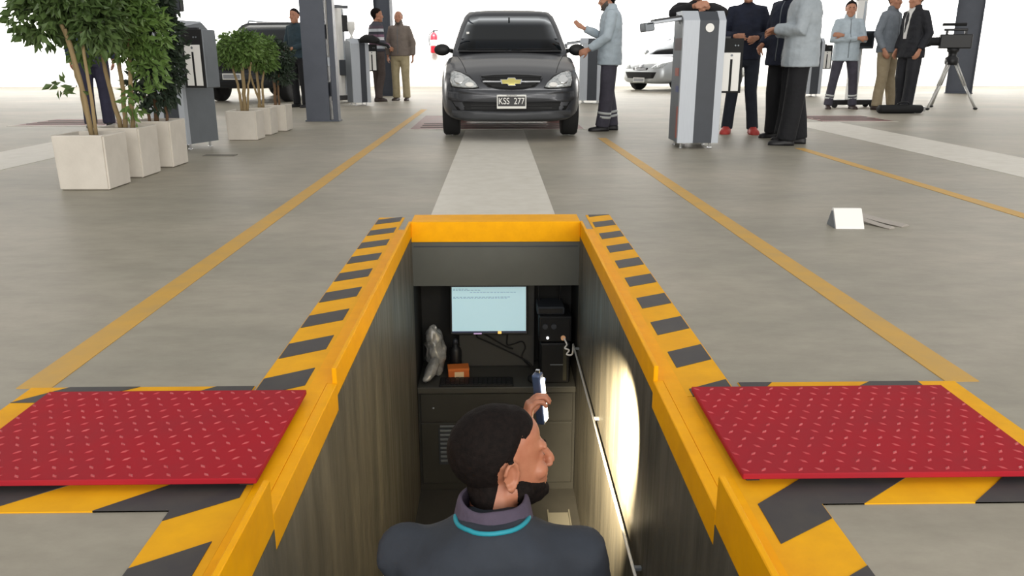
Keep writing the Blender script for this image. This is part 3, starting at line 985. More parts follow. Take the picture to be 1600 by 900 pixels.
for y in (-0.12, 0.1):
    B('handle_post', -0.015, 0.015, y - 0.015, y + 0.015, 0.17, 0.23, BLK, t)
bm = NB(); cyl(bm, (0, 0.18, 0.09), (0, 0.27, 0.09), 0.055, n=20)
finish('lens', bm, BLKM, t, False)
bm = NB(); cyl(bm, (0, 0.27, 0.09), (0, 0.36, 0.09), 0.06, 0.085, n=20)
finish('lens_hood', bm, BLKM, t, False)
bm = NB(); cyl(bm, (0.02, -0.12, 0.30), (0.02, 0.16, 0.30), 0.02, n=12)
finish('microphone', bm, BLKM, t)
B('viewfinder', 0.06, 0.17, -0.05, 0.02, 0.10, 0.18, BLK, t, 0.008)
t = thing('equipment_case', 'long black equipment bag on the floor between the suited man and the tripod', 'bag', (6.74, 13.45, 0), R(3))
bm = NB(); loft(bm, [ering((x, 0, 0.07), 0.10 * s_, 0.07 * s_, 14, 2.6, V((0, 1, 0)), V((0, 0, 1))) for x, s_ in ((-0.42, 0.6), (-0.39, 0.95), (0, 1.0), (0.30, 0.95), (0.33, 0.6))])
finish('bag', bm, BLKM, t, True)
curve_tube('handle', [(-0.12, -0.02, 0.13), (-0.08, -0.05, 0.18), (0.05, -0.05, 0.18), (0.09, -0.02, 0.13)], 0.01, BLK, t)
B('buckle', 0.31, 0.37, -0.05, 0.02, 0.03, 0.11, CHROME, t, 0.006)

# ------------------------------------------------------------------ potted trees
def leaf_mat(nm, a, b):
    return mat(nm, a, 0.5, noise_amt=0.5, nscale=6, col2=b, spec=0.4)
LG = leaf_mat('leaf_green', '#6f8a48', '#4c692f')
LD = leaf_mat('leaf_dark_green', '#3b4a3a', '#283527')
LM = leaf_mat('leaf_mid_green', '#5c7240', '#3e542a')

def leaves(bm, blobs, n, size, seed):
    rnd = random.Random(seed)
    tot = sum(b[1][0] * b[1][1] * b[1][2] for b in blobs)
    for c, r in blobs:
        k = int(n * r[0] * r[1] * r[2] / tot)
        for _ in range(k):
            d = V((rnd.gauss(0, 1), rnd.gauss(0, 1), rnd.gauss(0, 1))).normalized()
            q = rnd.uniform(0.25, 1.0) ** 0.5 * rnd.uniform(0.85, 1.08)
            p = V(c) + V((d.x * r[0], d.y * r[1], d.z * r[2])) * q
            ax = (d * 0.7 + V((rnd.gauss(0, 0.6), rnd.gauss(0, 0.6), rnd.gauss(-0.45, 0.5)))).normalized()
            s = size * rnd.uniform(0.7, 1.25)
            a, b_ = frame(ax)
            ang = rnd.uniform(0, PI)
            wv = (a * math.cos(ang) + b_ * math.sin(ang))
            nv = ax.cross(wv)
            w = s * 0.24
            v0 = bm.verts.new(p)
            v1 = bm.verts.new(p + ax * s * 0.45 + wv * w + nv * w * 0.35)
            v2 = bm.verts.new(p + ax * s - nv * s * 0.12)
            v3 = bm.verts.new(p + ax * s * 0.45 - wv * w + nv * w * 0.35)
            bm.faces.new((v0, v1, v2))
            bm.faces.new((v0, v2, v3))

def potted_tree(label, loc, w, h, trunks, blobs, n, size, leafm, bark, seed, group, rot=0):
    t = thing('potted_tree', label, 'potted plant', loc, rot, group)
    # square planter with rim and hollow
    bm = NB()
    hw = w / 2
    b0 = hw * 0.965
    wall = 0.035
    def sq(s, z):
        return [V((-s, -s, z)), V((s, -s, z)), V((s, s, z)), V((-s, s, z))]
    loft(bm, [sq(b0 - 0.02, 0.0), sq(b0, 0.01), sq(hw, h - 0.008), sq(hw - 0.006, h), sq(hw - wall, h), sq(hw - wall - 0.005, h - 0.06)])
    bmesh.ops.bevel(bm, geom=[e for e in bm.edges if abs((e.verts[0].co - e.verts[1].co).z) > h * 0.5], offset=0.012, segments=2, affect='EDGES')
    finish('planter', bm, PLANT, t)
    bm = NB()
    bmesh.ops.create_grid(bm, x_segments=12, y_segments=12, size=hw - wall - 0.002)
    for vtx in bm.verts:
        vtx.co.z = h - 0.035 + noise.noise(vtx.co * 14) * 0.02
    finish('soil', bm, SOIL, t, True)
    for pts, r0, r1 in trunks:
        P = [V(p) for p in pts]
        out = []
        rad = []
        N = 10
        for k in range(N + 1):
            f = k / N * (len(P) - 1)
            i = min(int(f), len(P) - 2)
            p = P[i].lerp(P[i + 1], f - i)
            out.append(p + V((noise.noise(V((k * 0.7, seed, 0))), noise.noise(V((k * 0.7, seed + 9, 0))), 0)) * 0.018 * (1 if k else 0))
            rad.append(r0 + (r1 - r0) * k / N)
        bm = NB()
        tube(bm, out, rad, 8)
        finish('trunk', bm, bark, t, True)
    bm = NB()
    leaves(bm, blobs, n, size, seed)
    me = bpy.data.meshes.new('foliage')
    bm.to_mesh(me)
    bm.free()
    f = link('foliage', me, leafm, t)
    f['kind'] = 'stuff'
    return t
G1 = 'large white planters with trees'
potted_tree('potted tree in the nearest large white planter at the left edge, with pale leaning trunk', (-2.925, 5.885, 0), 0.365, 0.385,
    [([(0.02, 0.0, 0.35), (-0.02, 0.02, 0.8), (-0.10, 0.02, 1.2), (-0.2, 0.0, 1.6)], 0.019, 0.012), ([(0.06, -0.02, 0.35), (0.05, 0.0, 0.8), (0.02, 0.02, 1.4), (0.05, 0.02, 1.7)], 0.013, 0.009), ([(0.0, 0.04, 0.35), (-0.04, 0.05, 0.7), (-0.06, 0.0, 1.1)], 0.018, 0.012)],
    [((-0.22, 0.05, 1.20), (0.22, 0.22, 0.22)), ((-0.05, 0.05, 1.50), (0.36, 0.3, 0.36)), ((0.14, 0.05, 1.18), (0.20, 0.18, 0.24)), ((-0.12, -0.05, 0.72), (0.07, 0.07, 0.05)), ((-0.02, -0.05, 0.69), (0.05, 0.05, 0.04))],
    3000, 0.085, LM, BARK, 11, G1)
potted_tree('potted tree in the second large white planter from the left, bushy mid-green crown', (-2.935, 6.48, 0), 0.36, 0.385,
    [([(0.0, 0.0, 0.35), (0.02, 0.02, 0.7), (0.0, 0.0, 1.1), (-0.05, 0.0, 1.5)], 0.020, 0.012), ([(0.05, 0.02, 0.35), (0.09, 0.02, 0.8), (0.14, 0.0, 1.3)], 0.02, 0.012), ([(-0.04, 0.02, 0.35), (-0.09, 0.0, 0.8), (-0.12, 0.0, 1.3)], 0.02, 0.012)],
    [((-0.08, 0.0, 1.32), (0.40, 0.3, 0.30)), ((0.16, 0.0, 1.12), (0.28, 0.25, 0.28)), ((0.0, 0.0, 1.65), (0.42, 0.3, 0.30)), ((0.26, 0.0, 0.88), (0.13, 0.14, 0.22)), ((-0.24, 0.0, 1.02), (0.14, 0.12, 0.22)), ((0.12, -0.05, 0.58), (0.09, 0.08, 0.16))],
    4200, 0.075, LG, BARK, 12, G1)
potted_tree('potted tree with dark columnar foliage in the third large white planter', (-2.93, 7.08, 0), 0.36, 0.39,
    [([(0.0, 0.0, 0.35), (0.0, 0.02, 0.8), (0.02, 0.0, 1.3), (0.0, 0.0, 1.7)], 0.022, 0.014), ([(0.08, 0.02, 0.35), (0.10, 0.0, 0.7), (0.12, 0.0, 1.1)], 0.014, 0.01), ([(-0.06, 0.0, 0.35), (-0.08, 0.0, 0.7), (-0.09, 0.0, 1.1)], 0.014, 0.01)],
    [((0.06, 0.0, 1.05), (0.25, 0.22, 0.28)), ((0.04, 0.0, 1.42), (0.24, 0.22, 0.30)), ((0.0, 0.0, 1.75), (0.22, 0.2, 0.2)), ((0.02, 0.0, 0.70), (0.20, 0.18, 0.25)), ((0.17, -0.03, 0.82), (0.14, 0.12, 0.18))],
    3600, 0.075, LD, BARKD, 13, G1)
G2 = 'small white planters with round trees'
potted_tree('round-crowned potted tree in the nearest of the three small white planters', (-2.86, 9.35, 0), 0.34, 0.325,
    [([(0.0, 0.0, 0.3), (0.01, 0.01, 0.5), (0.02, 0.0, 0.85)], 0.026, 0.018), ([(-0.03, 0.0, 0.3), (-0.04, 0.0, 0.55), (-0.10, 0.0, 0.85)], 0.018, 0.012), ([(0.03, 0.0, 0.3), (0.07, 0.0, 0.6), (0.12, 0.0, 0.85)], 0.014, 0.01)],
    [((0.0, 0.0, 1.0), (0.26, 0.24, 0.19)), ((-0.08, 0.0, 0.90), (0.17, 0.2, 0.12)), ((0.1, 0.0, 1.05), (0.18, 0.18, 0.14))],
    1900, 0.06, LG, BARK, 21, G2)
potted_tree('round-crowned potted tree in the middle one of the three small white planters', (-2.87, 9.97, 0), 0.34, 0.325,
    [([(0.0, 0.0, 0.3), (0.01, 0.01, 0.5), (0.0, 0.0, 0.9)], 0.02, 0.014), ([(0.03, 0.0, 0.3), (-0.05, 0.0, 0.6), (-0.10, 0.0, 0.85)], 0.014, 0.01), ([(0.05, 0.0, 0.3), (0.06, 0.0, 0.6), (0.12, 0.0, 0.85)], 0.016, 0.01)],
    [((0.06, 0.0, 0.98), (0.22, 0.22, 0.18)), ((0.10, 0.0, 0.84), (0.17, 0.18, 0.10))],
    1500, 0.06, LG, BARK, 22, G2)
potted_tree('dark-leaved potted tree in the farthest of the three small white planters', (-2.81, 10.47, 0), 0.34, 0.325,
    [([(0.0, 0.0, 0.3), (0.01, 0.01, 0.5), (0.0, 0.0, 0.9)], 0.022, 0.014), ([(0.05, 0.0, 0.3), (0.06, 0.0, 0.6), (0.1, 0.0, 0.85)], 0.014, 0.01)],
    [((0.06, 0.0, 0.92), (0.22, 0.22, 0.20)), ((0.0, 0.0, 0.78), (0.19, 0.18, 0.13)), ((0.14, 0.0, 0.70), (0.14, 0.15, 0.13))],
    1900, 0.06, LD, BARKD, 23, G2)
# ------------------------------------------------------------------ cars
GLASSD = glass('dark_car_glass', '#4e545c')
GLASSL = glass('clear_lens', '#e8eef0')
LENS = mat('lamp_lens', '#cfd3d4', 0.15, metal=0.2, noise_amt=0.3, nscale=40, col2='#8f9496', coat=0.6)
REFL = mat('lamp_reflector', '#e6e8e8', 0.12, metal=0.9)

def lerp_tab(tab, y):
    """tab rows: (y, v0, v1, ...) -> linear interpolation"""
    if y <= tab[0][0]:
        return tab[0][1:]
    for a, b in zip(tab[:-1], tab[1:]):
        if y <= b[0]:
            f = (y - a[0]) / (b[0] - a[0])
            f = f * f * (3 - 2 * f) * 0.35 + f * 0.65
            return tuple(p + (q - p) * f for p, q in zip(a[1:], b[1:]))
    return tab[-1][1:]

def car_shell(tab, ny=44):
    """rows: (y, half_width, z_bottom, z_shoulder, z_top_edge, z_top_centre, top_half_width_factor)"""
    bm = NB()
    rings = []
    y0, y1 = tab[0][0], tab[-1][0]
    ys = [y0 + (y1 - y0) * (0.5 - 0.5 * math.cos(PI * i / ny)) * 0.6 + (y1 - y0) * (i / ny) * 0.4 for i in range(ny + 1)]
    for y in ys:
        w, zb, zs, ze, zc, tf = lerp_tab(tab, y)
        half = [(0, zb), (w * 0.55, zb), (w * 0.84, zb + 0.01), (w * 0.95, zb + 0.07), (w * 0.985, zb + (zs - zb) * 0.35), (w, zb + (zs - zb) * 0.7),
                (w * 0.99, zs), (w * (0.99 * 0.45 + tf * 0.55), zs + (ze - zs) * 0.7), (w * tf, ze), (w * tf * 0.72, ze + (zc - ze) * 0.55), (w * tf * 0.38, ze + (zc - ze) * 0.9), (0, zc)]
        ring = [V((x, y, z)) for x, z in half] + [V((-x, y, z)) for x, z in half[-2:0:-1]]
        rings.append(ring)
    loft(bm, rings)
    return bm

def conform(bvh, outline, axis, off, thick, rings=5, dome=0.0, centre=None, sign=-1, far=5.0, dflt=None):
    """a solid piece whose outline (2-D) is pressed onto a surface along an axis; outline is star-shaped"""
    bm = NB()
    n = len(outline)
    cx = sum(p[0] for p in outline) / n if centre is None else centre[0]
    cz = sum(p[1] for p in outline) / n if centre is None else centre[1]
    def hit(a, b):
        if axis == 'y':
            o, d = V((a, sign * far, b)), V((0, -sign, 0))
        else:
            o, d = V((sign * far, a, b)), V((-sign, 0, 0))
        h = bvh.ray_cast(o, d)
        if h[0] is None:
            return None
        return h[0]
    last = None
    layers = []
    for lay in (0, 1):
        rr = []
        for k in range(rings + 1):
            f = k / rings
            row = []
            for p in outline:
                a, b = cx + (p[0] - cx) * f, cz + (p[1] - cz) * f
                h = hit(a, b)
                if h is None:
                    h = last.copy() if last is not None else V((0, 0, b))
                    if axis == 'y':
                        h.x, h.z = a, b
                    else:
                        h.y, h.z = a, b
                last = h
                e = (off + dome * (1 - f * f)) if lay == 0 else off - thick
                q = h.copy()
                if axis == 'y':
                    q.y += sign * e
                else:
                    q.x += sign * e
                row.append(q)
            rr.append(row)
        layers.append(rr)
    vs = []
    for rr in layers:
        c = bm.verts.new(sum((p for p in rr[0]), V((0, 0, 0))) / n)
        rows = [[bm.verts.new(p) for p in row] for row in rr[1:]]
        vs.append((c, rows))
        for i in range(n):
            j = (i + 1) % n
            bm.faces.new((c, rows[0][i], rows[0][j]))
            for a, b in zip(rows[:-1], rows[1:]):
                bm.faces.new((a[i], b[i], b[j], a[j]))
    A, Bk = vs[0][1][-1], vs[1][1][-1]
    for i in range(n):
        j = (i + 1) % n
        bm.faces.new((A[i], Bk[i], Bk[j], A[j]))
    return bm

def densify(poly, step=0.03):
    out = []
    for a, b in zip(poly, poly[1:] + poly[:1]):
        a, b = V(a), V(b)
        n = max(1, int((b - a).length / step))
        out += [tuple(a.lerp(b, i / n)) for i in range(n)]
    return out

def mirror(poly):
    return [(-x, z) for x, z in poly][::-1]

def cage_surface(rings_def, n_side=8, n_corner=4):
    """greenhouse: rings (z, y_front, y_back, half_width_front, half_width_back, corner_radius)"""
    rings = []
    idx = []
    for z, yf, yb, wf, wb_, r in rings_def:
        pts = []
        kinds = []
        def seg(p, q, n, k, bulge=V((0, 0, 0))):
            for i in range(n):
                t = i / n
                pts.append(p.lerp(q, t) + bulge * (4 * t * (1 - t)))
                kinds.append(k)
        fl, fr = V((-wf, yf, z)), V((wf, yf, z))
        br, bl = V((wb_, yb, z)), V((-wb_, yb, z))
        def inset(a, b, d):
            return a + (b - a).normalized() * d
        seg(inset(fl, fr, r), inset(fr, fl, r), n_side, 'front', V((0, -0.05, 0)))
        seg(inset(fr, fl, r), inset(fr, br, r), n_corner, 'corner', V((0.25 * r, -0.25 * r, 0)))
        seg(inset(fr, br, r), inset(br, fr, r), n_side * 2, 'right', V((0.025, 0, 0)))
        seg(inset(br, fr, r), inset(br, bl, r), n_corner, 'corner', V((0.25 * r, 0.25 * r, 0)))
        seg(inset(br, bl, r), inset(bl, br, r), n_side, 'back', V((0, 0.04, 0)))
        seg(inset(bl, br, r), inset(bl, fl, r), n_corner, 'corner', V((-0.25 * r, 0.25 * r, 0)))
        seg(inset(bl, fl, r), inset(fl, bl, r), n_side * 2, 'left', V((-0.025, 0, 0)))
        seg(inset(fl, bl, r), inset(fl, fr, r), n_corner, 'corner', V((-0.25 * r, -0.25 * r, 0)))
        rings.append(pts)
        idx = kinds
    return rings, idx

def greenhouse(t, ringdef, paint_m, glass_m, roof_crown=0.04, split=0.5):
    rings, kinds = cage_surface(ringdef)
    n = len(kinds)
    nr = len(rings)
    groups = {'frame': [], 'windshield': [], 'rear_window': [], 'side_r0': [], 'side_r1': [], 'side_l0': [], 'side_l1': []}
    sides = [i for i in range(n) if kinds[i] == 'right']
    sidel = [i for i in range(n) if kinds[i] == 'left']
    for r in range(nr - 1):
        for i in range(n):
            k = kinds[i]
            win = (0 < r < nr - 2)
            g = 'frame'
            if win and k == 'front':
                g = 'windshield'
            elif win and k == 'back':
                g = 'rear_window'
            elif win and k == 'right':
                f = (i - sides[0]) / len(sides)
                g = 'frame' if abs(f - split) < 0.04 else ('side_r0' if f < split else 'side_r1')
            elif win and k == 'left':
                f = (i - sidel[0]) / len(sidel)
                g = 'frame' if abs(f - (1 - split)) < 0.04 else ('side_l0' if f > 1 - split else 'side_l1')
            groups[g].append((r, i))
    def build(nm, cells, m, extra=None, solid=0.012):
        bm = NB()
        cache = {}
        def vv(r, i):
            key = (r, i % n)
            if key not in cache:
                cache[key] = bm.verts.new(rings[r][i % n])
            return cache[key]
        for r, i in cells:
            bm.faces.new((vv(r, i), vv(r, i + 1), vv(r + 1, i + 1), vv(r + 1, i)))
        if extra:
            extra(bm, vv)
        bmesh.ops.recalc_face_normals(bm, faces=bm.faces)
        me = evaluate(bm, [('SOLIDIFY', dict(thickness=solid, offset=-1))])
        return link(nm, me, m, t, True)
    def roof(bm, vv):
        prev = [vv(nr - 1, i) for i in range(n)]
        c = sum((v.co for v in prev), V((0, 0, 0))) / n
        for f in (0.92, 0.75, 0.5, 0.25):
            cur = []
            for i in range(n):
                p = rings[nr - 1][i]
                q = c.lerp(p, f)
                q.z += roof_crown * (1 - f * f)
                cur.append(bm.verts.new(q))
            for i in range(n):
                j = (i + 1) % n
                bm.faces.new((prev[i], prev[j], cur[j], cur[i]))
            prev = cur
        bm.faces.new(prev)
    build('roof_frame', groups['frame'], paint_m, roof, 0.03)
    for nm, g in (('windshield', 'windshield'), ('rear_window', 'rear_window'), ('side_window', 'side_r0'), ('side_window', 'side_r1'), ('side_window', 'side_l0'), ('side_window', 'side_l1')):
        if groups[g]:
            build(nm, groups[g], glass_m, None, 0.004)
    return rings

def wheel(t, x, y, r, w, rimm, spokes=5):
    s = 1 if x > 0 else -1
    M = Matrix.Translation((x, y, r)) @ Matrix.Rotation(R(90) * s, 4, 'Y')
    bm = NB()
    lathe(bm, [(r * 0.62, -w / 2), (r * 0.93, -w / 2), (r, -w * 0.36), (r, w * 0.36), (r * 0.93, w / 2), (r * 0.62, w / 2)], 36, M)
    o = finish('tyre', bm, RUBBER, t, True)
    bm = NB()
    lathe(bm, [(r * 0.63, -w * 0.40), (r * 0.63, w * 0.44), (r * 0.56, w * 0.42), (r * 0.52, w * 0.12), (r * 0.2, w * 0.2), (0.0, w * 0.2)], 30, M)
    rim = finish('rim', bm, BLKM, o, True)
    bm = NB()
    lathe(bm, [(0.055, w * 0.18), (0.055, w * 0.34), (0.0, w * 0.36)], 16, M)
    finish('hub', bm, rimm, o, True)
    for k in range(spokes):
        bm = NB()
        a = 2 * PI * k / spokes
        Mk = M @ Matrix.Rotation(a, 4, 'Z')
        box(bm, 0.03, r * 0.60, -0.028, 0.028, w * 0.22, w * 0.34, 0.008, Mk)
        finish('spoke', bm, rimm, o)
    bm = NB()
    lathe(bm, [(r * 0.56, w * 0.30), (r * 0.64, w * 0.42), (r * 0.60, w * 0.46), (r * 0.54, w * 0.36)], 30, M)
    finish('rim_ring', bm, rimm, o, True)
    return o

def shell_object(t, tab, wheels, wr, m, name='body'):
    bm = car_shell(tab)
    me = evaluate(bm, [('SUBSURF', dict(levels=1, render_levels=1))])
    b2 = bmesh.new()
    b2.from_mesh(me)
    bvh_full = BVHTree.FromBMesh(b2)
    b2.free()
    # wheel arches
    cb = NB()
    for y in wheels:
        for s in (-1, 1):
            tube(cb, [(s * 1.2, y, wr), (s * 0.52, y, wr)], wr * 1.16, 32)
    bmesh.ops.recalc_face_normals(cb, faces=cb.faces)
    cme = bpy.data.meshes.new('cut')
    cb.to_mesh(cme)
    cb.free()
    co = bpy.data.objects.new('cut', cme)
    COL.objects.link(co)
    out = evaluate(me, [('BOOLEAN', dict(operation='DIFFERENCE', object=co, solver='EXACT'))])
    bpy.data.objects.remove(co)
    o = link(name, out, m, t, True)
    return o, bvh_full

# ---------- the dark grey saloon over the tester
GREYP = mat('dark_grey_car_paint', '#43454a', 0.34, metal=0.45, coat=0.5, noise_amt=0.06, nscale=300)
BUMPG = mat('lower_bumper_plastic', '#45474b', 0.5)
DARK = mat('dark_trim', '#121315', 0.55)
car = thing('saloon_car', 'dark grey saloon car facing the camera beyond the pit', 'car', (0.168, 9.05, 0.0045))
TAB = [ # y, w, zb, zs, ze, zc, tf
    (0.00, 0.50, 0.26, 0.44, 0.55, 0.575, 0.96),
    (0.025, 0.61, 0.22, 0.47, 0.61, 0.665, 0.96),
    (0.07, 0.685, 0.205, 0.52, 0.655, 0.715, 0.95),
    (0.16, 0.745, 0.20, 0.58, 0.705, 0.765, 0.93),
    (0.30, 0.785, 0.20, 0.64, 0.765, 0.82, 0.91),
    (0.60, 0.805, 0.20, 0.72, 0.845, 0.895, 0.89),
    (0.95, 0.810, 0.20, 0.78, 0.91, 0.955, 0.88),
    (1.20, 0.810, 0.20, 0.80, 0.925, 0.955, 0.89),
    (2.00, 0.810, 0.20, 0.82, 0.93, 0.945, 0.90),
    (3.20, 0.800, 0.20, 0.84, 0.96, 0.975, 0.89),
    (3.85, 0.770, 0.23, 0.84, 0.97, 1.00, 0.88),
    (4.08, 0.70, 0.28, 0.78, 0.92, 0.95, 0.88),
    (4.13, 0.60, 0.36, 0.70, 0.84, 0.87, 0.9)]
body, bvh = shell_object(car, TAB, (0.74, 3.18), 0.285, GREYP)
greenhouse(car, [(0.915, 1.02, 3.55, 0.70, 0.70, 0.06), (0.975, 1.09, 3.48, 0.695, 0.69, 0.06), (1.12, 1.33, 3.28, 0.66, 0.65, 0.065), (1.28, 1.57, 3.10, 0.615, 0.61, 0.07), (1.40, 1.76, 2.96, 0.57, 0.57, 0.08), (1.46, 1.90, 2.84, 0.52, 0.52, 0.10)], GREYP, GLASSD, 0.045)
for s in (-1, 1):
    for y in (0.74, 3.18):
        wheel(car, s * 0.70, y, 0.285, 0.19, ALU)
def piece(name, poly, off, thick, m, dome=0.0, par=None, step=0.03, smooth=True, rings=5):
    bm = conform(bvh, densify(poly, step), 'y', off, thick, rings, dome)
    return finish(name, bm, m, par or car, smooth)
# headlights (drawn for +x, mirrored)
hl = [(0.365, 0.585), (0.40, 0.635), (0.47, 0.690), (0.56, 0.735), (0.645, 0.755), (0.672, 0.735), (0.675, 0.66), (0.655, 0.592), (0.52, 0.578), (0.42, 0.575)]
for poly in (hl, mirror(hl)):
    sgn = 1 if poly[0][0] + poly[3][0] > 0 else -1
    piece('lamp_surround', [(x * 1.0 + (0.012 if abs(x) > 0.5 else -0.012) * sgn, z + (0.012 if z > 0.65 else -0.012)) for x, z in poly], 0.002, 0.02, DARK)
    h = piece('headlight', poly, 0.012, 0.03, LENS, 0.012)
    cx = sgn * 0.575
    bm = conform(bvh, [(cx + 0.055 * math.cos(a * PI / 8), 0.665 + 0.05 * math.sin(a * PI / 8)) for a in range(16)], 'y', 0.026, 0.01, 3, 0.006)
    finish('headlight_reflector', bm, REFL, h, True)
    bm = conform(bvh, [(sgn * 0.46 + 0.05 * math.cos(a * PI / 8), 0.612 + 0.025 * math.sin(a * PI / 8)) for a in range(16)], 'y', 0.026, 0.01, 3, 0.004)
    finish('turn_lamp', bm, WHT, h, True)
gr = [(-0.335, 0.700), (-0.20, 0.712), (0, 0.718), (0.20, 0.712), (0.335, 0.700), (0.315, 0.645), (0.245, 0.588), (0.12, 0.565), (0, 0.560), (-0.12, 0.565), (-0.245, 0.588), (-0.315, 0.645)]
piece('grille_frame', [(x * 1.06, (z - 0.64) * 1.12 + 0.64) for x, z in gr], 0.004, 0.02, GREYP)
g_ = piece('grille', gr, 0.008, 0.02, BLKM)
for z in (0.595, 0.618, 0.668, 0.690):
    w = 0.22 if z < 0.6 else (0.27 if z < 0.63 else 0.31)
    piece('grille_slat', [(-w, z - 0.004), (w, z - 0.004), (w, z + 0.004), (-w, z + 0.004)], 0.013, 0.01, DARK, 0, g_, 0.05, False, 2)
piece('grille_bar', [(-0.315, 0.636), (0.315, 0.636), (0.315, 0.650), (-0.315, 0.650)], 0.018, 0.02, CHROME, 0.0, g_, 0.04, False, 3)
# gold cross-shaped badge
bt = [(-0.098, 0.622), (-0.040, 0.622), (-0.030, 0.606), (0.040, 0.606), (0.034, 0.622), (0.092, 0.622), (0.104, 0.662), (0.046, 0.662), (0.036, 0.678), (-0.034, 0.678), (-0.044, 0.662), (-0.110, 0.662)]
piece('badge_rim', [((x) * 1.12, (z - 0.642) * 1.18 + 0.642) for x, z in bt], 0.026, 0.02, CHROME, 0.0, car, 0.02, False, 3)
piece('badge', bt, 0.031, 0.02, mat('badge_gold', '#d2c878', 0.35, metal=0.3), 0.003, car, 0.02, False, 3)
# bumper: upper shelf, dark intake, lower lip
ub = [(-0.70, 0.545), (-0.36, 0.552), (0, 0.548), (0.36, 0.552), (0.70, 0.545), (0.705, 0.45), (0.66, 0.428), (0, 0.415), (-0.66, 0.428), (-0.705, 0.45)]
bp = piece('bumper', ub, 0.016, 0.03, GREYP, 0.014)
it = [(-0.665, 0.432), (0, 0.420), (0.665, 0.432), (0.60, 0.335), (0.3, 0.325), (0, 0.322), (-0.3, 0.325), (-0.60, 0.335)]
it_ = piece('lower_intake', it, 0.004, 0.02, BLKM)
for z in (0.36, 0.39):
    piece('intake_bar', [(-0.45, z - 0.005), (0.45, z - 0.005), (0.45, z + 0.005), (-0.45, z + 0.005)], 0.010, 0.01, DARK, 0, it_, 0.05, False, 2)
lb = [(-0.66, 0.335), (-0.3, 0.318), (0, 0.314), (0.3, 0.318), (0.66, 0.335), (0.68, 0.26), (0.5, 0.235), (0, 0.225), (-0.5, 0.235), (-0.68, 0.26)]
piece('bumper_lip', lb, 0.022, 0.03, BUMPG, 0.010)
# number plate
PLW = mat('plate_black', '#16171a', 0.4)
plate = B('number_plate', -0.162, 0.162, -0.062, -0.052, 0.355, 0.505, mat('plate_white', '#e9e9e4', 0.4), car, 0.004)
B('plate_field', -0.150, 0.150, -0.0645, -0.0615, 0.383, 0.487, PLW, plate, 0.003)
for tx, xx in (('KSS', -0.083), ('277', 0.083)):
    me = text_mesh(tx, 0.098, 0.0008)
    o = link('plate_text', me, WHT, plate, False, (xx, -0.0655, 0.435), (R(90), 0, 0))
    o.scale = (0.80, 1, 1)
me = text_mesh('ARGENTINA', 0.020, 0.0006)
link('plate_text', me, PLW, plate, False, (0, -0.0630, 0.496), (R(90), 0, 0))
# bonnet seam, wipers, mirrors
for s in (-1, 1):
    bm = NB()
    pts = []
    for k in range(9):
        y = 0.16 + k * 0.115
        x = s * (0.50 + 0.02 * k)
        h = bvh.ray_cast(V((x, y, 3)), V((0, 0, -1)))
        pts.append(h[0] + V((0, 0, 0.001)))
    tube(bm, pts, 0.004, 6)
    finish('bonnet_seam', bm, DARK, car)
    mr = NB()
    ell(mr, (s * 0.835, 1.30, 0.985), (0.100, 0.055, 0.070), None, 20, 14)
    o = finish('door_mirror', mr, DARK, car, True)
    bm = NB()
    tube(bm, [(s * 0.70, 1.32, 0.97), (s * 0.79, 1.31, 0.985)], [0.03, 0.022], 10)
    finish('mirror_arm', bm, DARK, o, True)
    B('mirror_glass', s * 0.845 - 0.07, s * 0.845 + 0.07, 1.35, 1.356, 0.965, 1.045, CHROME, o, 0.002)
for x0, x1 in ((-0.52, -0.02), (0.02, 0.50)):
    bm = NB()
    tube(bm, [(x0, 1.055, 0.985), ((x0 + x1) / 2, 1.035, 0.99), (x1, 1.045, 0.988)], 0.008, 6)
    finish('wiper', bm, BLKM, car, True)
B('cowl', -0.62, 0.62, 0.99, 1.07, 0.955, 0.972, DARK, car, 0.008)
# cabin
SEATM = mat('seat_fabric', '#2c2e33', 0.85)
for x in (-0.34, 0.34):
    st = B('front_seat', x - 0.24, x + 0.24, 2.12, 2.26, 0.45, 1.06, SEATM, car, 0.04, None, 3)
    B('headrest', x - 0.13, x + 0.13, 2.15, 2.24, 1.09, 1.27, SEATM, st, 0.03, None, 3)
    B('seat_cushion', x - 0.24, x + 0.24, 1.65, 2.12, 0.35, 0.50, SEATM, st, 0.04, None, 3)
B('dashboard', -0.66, 0.66, 1.15, 1.45, 0.70, 0.98, DARK, car, 0.04, None, 2)
B('rear_seat', -0.6, 0.6, 2.95, 3.1, 0.45, 1.08, SEATM, car, 0.04, None, 2)
B('cabin_floor', -0.68, 0.68, 1.1, 3.3, 0.26, 0.30, BLKM, car)
bm = NB()
pts = [V((0.36 + 0.18 * math.cos(2 * PI * k / 24), 1.56 - 0.05 * math.sin(2 * PI * k / 24), 0.95 + 0.17 * math.sin(2 * PI * k / 24))) for k in range(25)]
tube(bm, pts, 0.014, 8)
finish('steering_wheel', bm, DARK, car, True)
mi = B('rear_view_mirror', -0.12, 0.12, 1.62, 1.65, 1.24, 1.305, DARK, car, 0.01)
bm = NB(); tube(bm, [(0, 1.64, 1.30), (0, 1.66, 1.38)], 0.01, 8)
finish('mirror_stem', bm, DARK, mi)
B('windscreen_sticker', -0.535, -0.50, 1.405, 1.41, 1.165, 1.20, WHT, car)

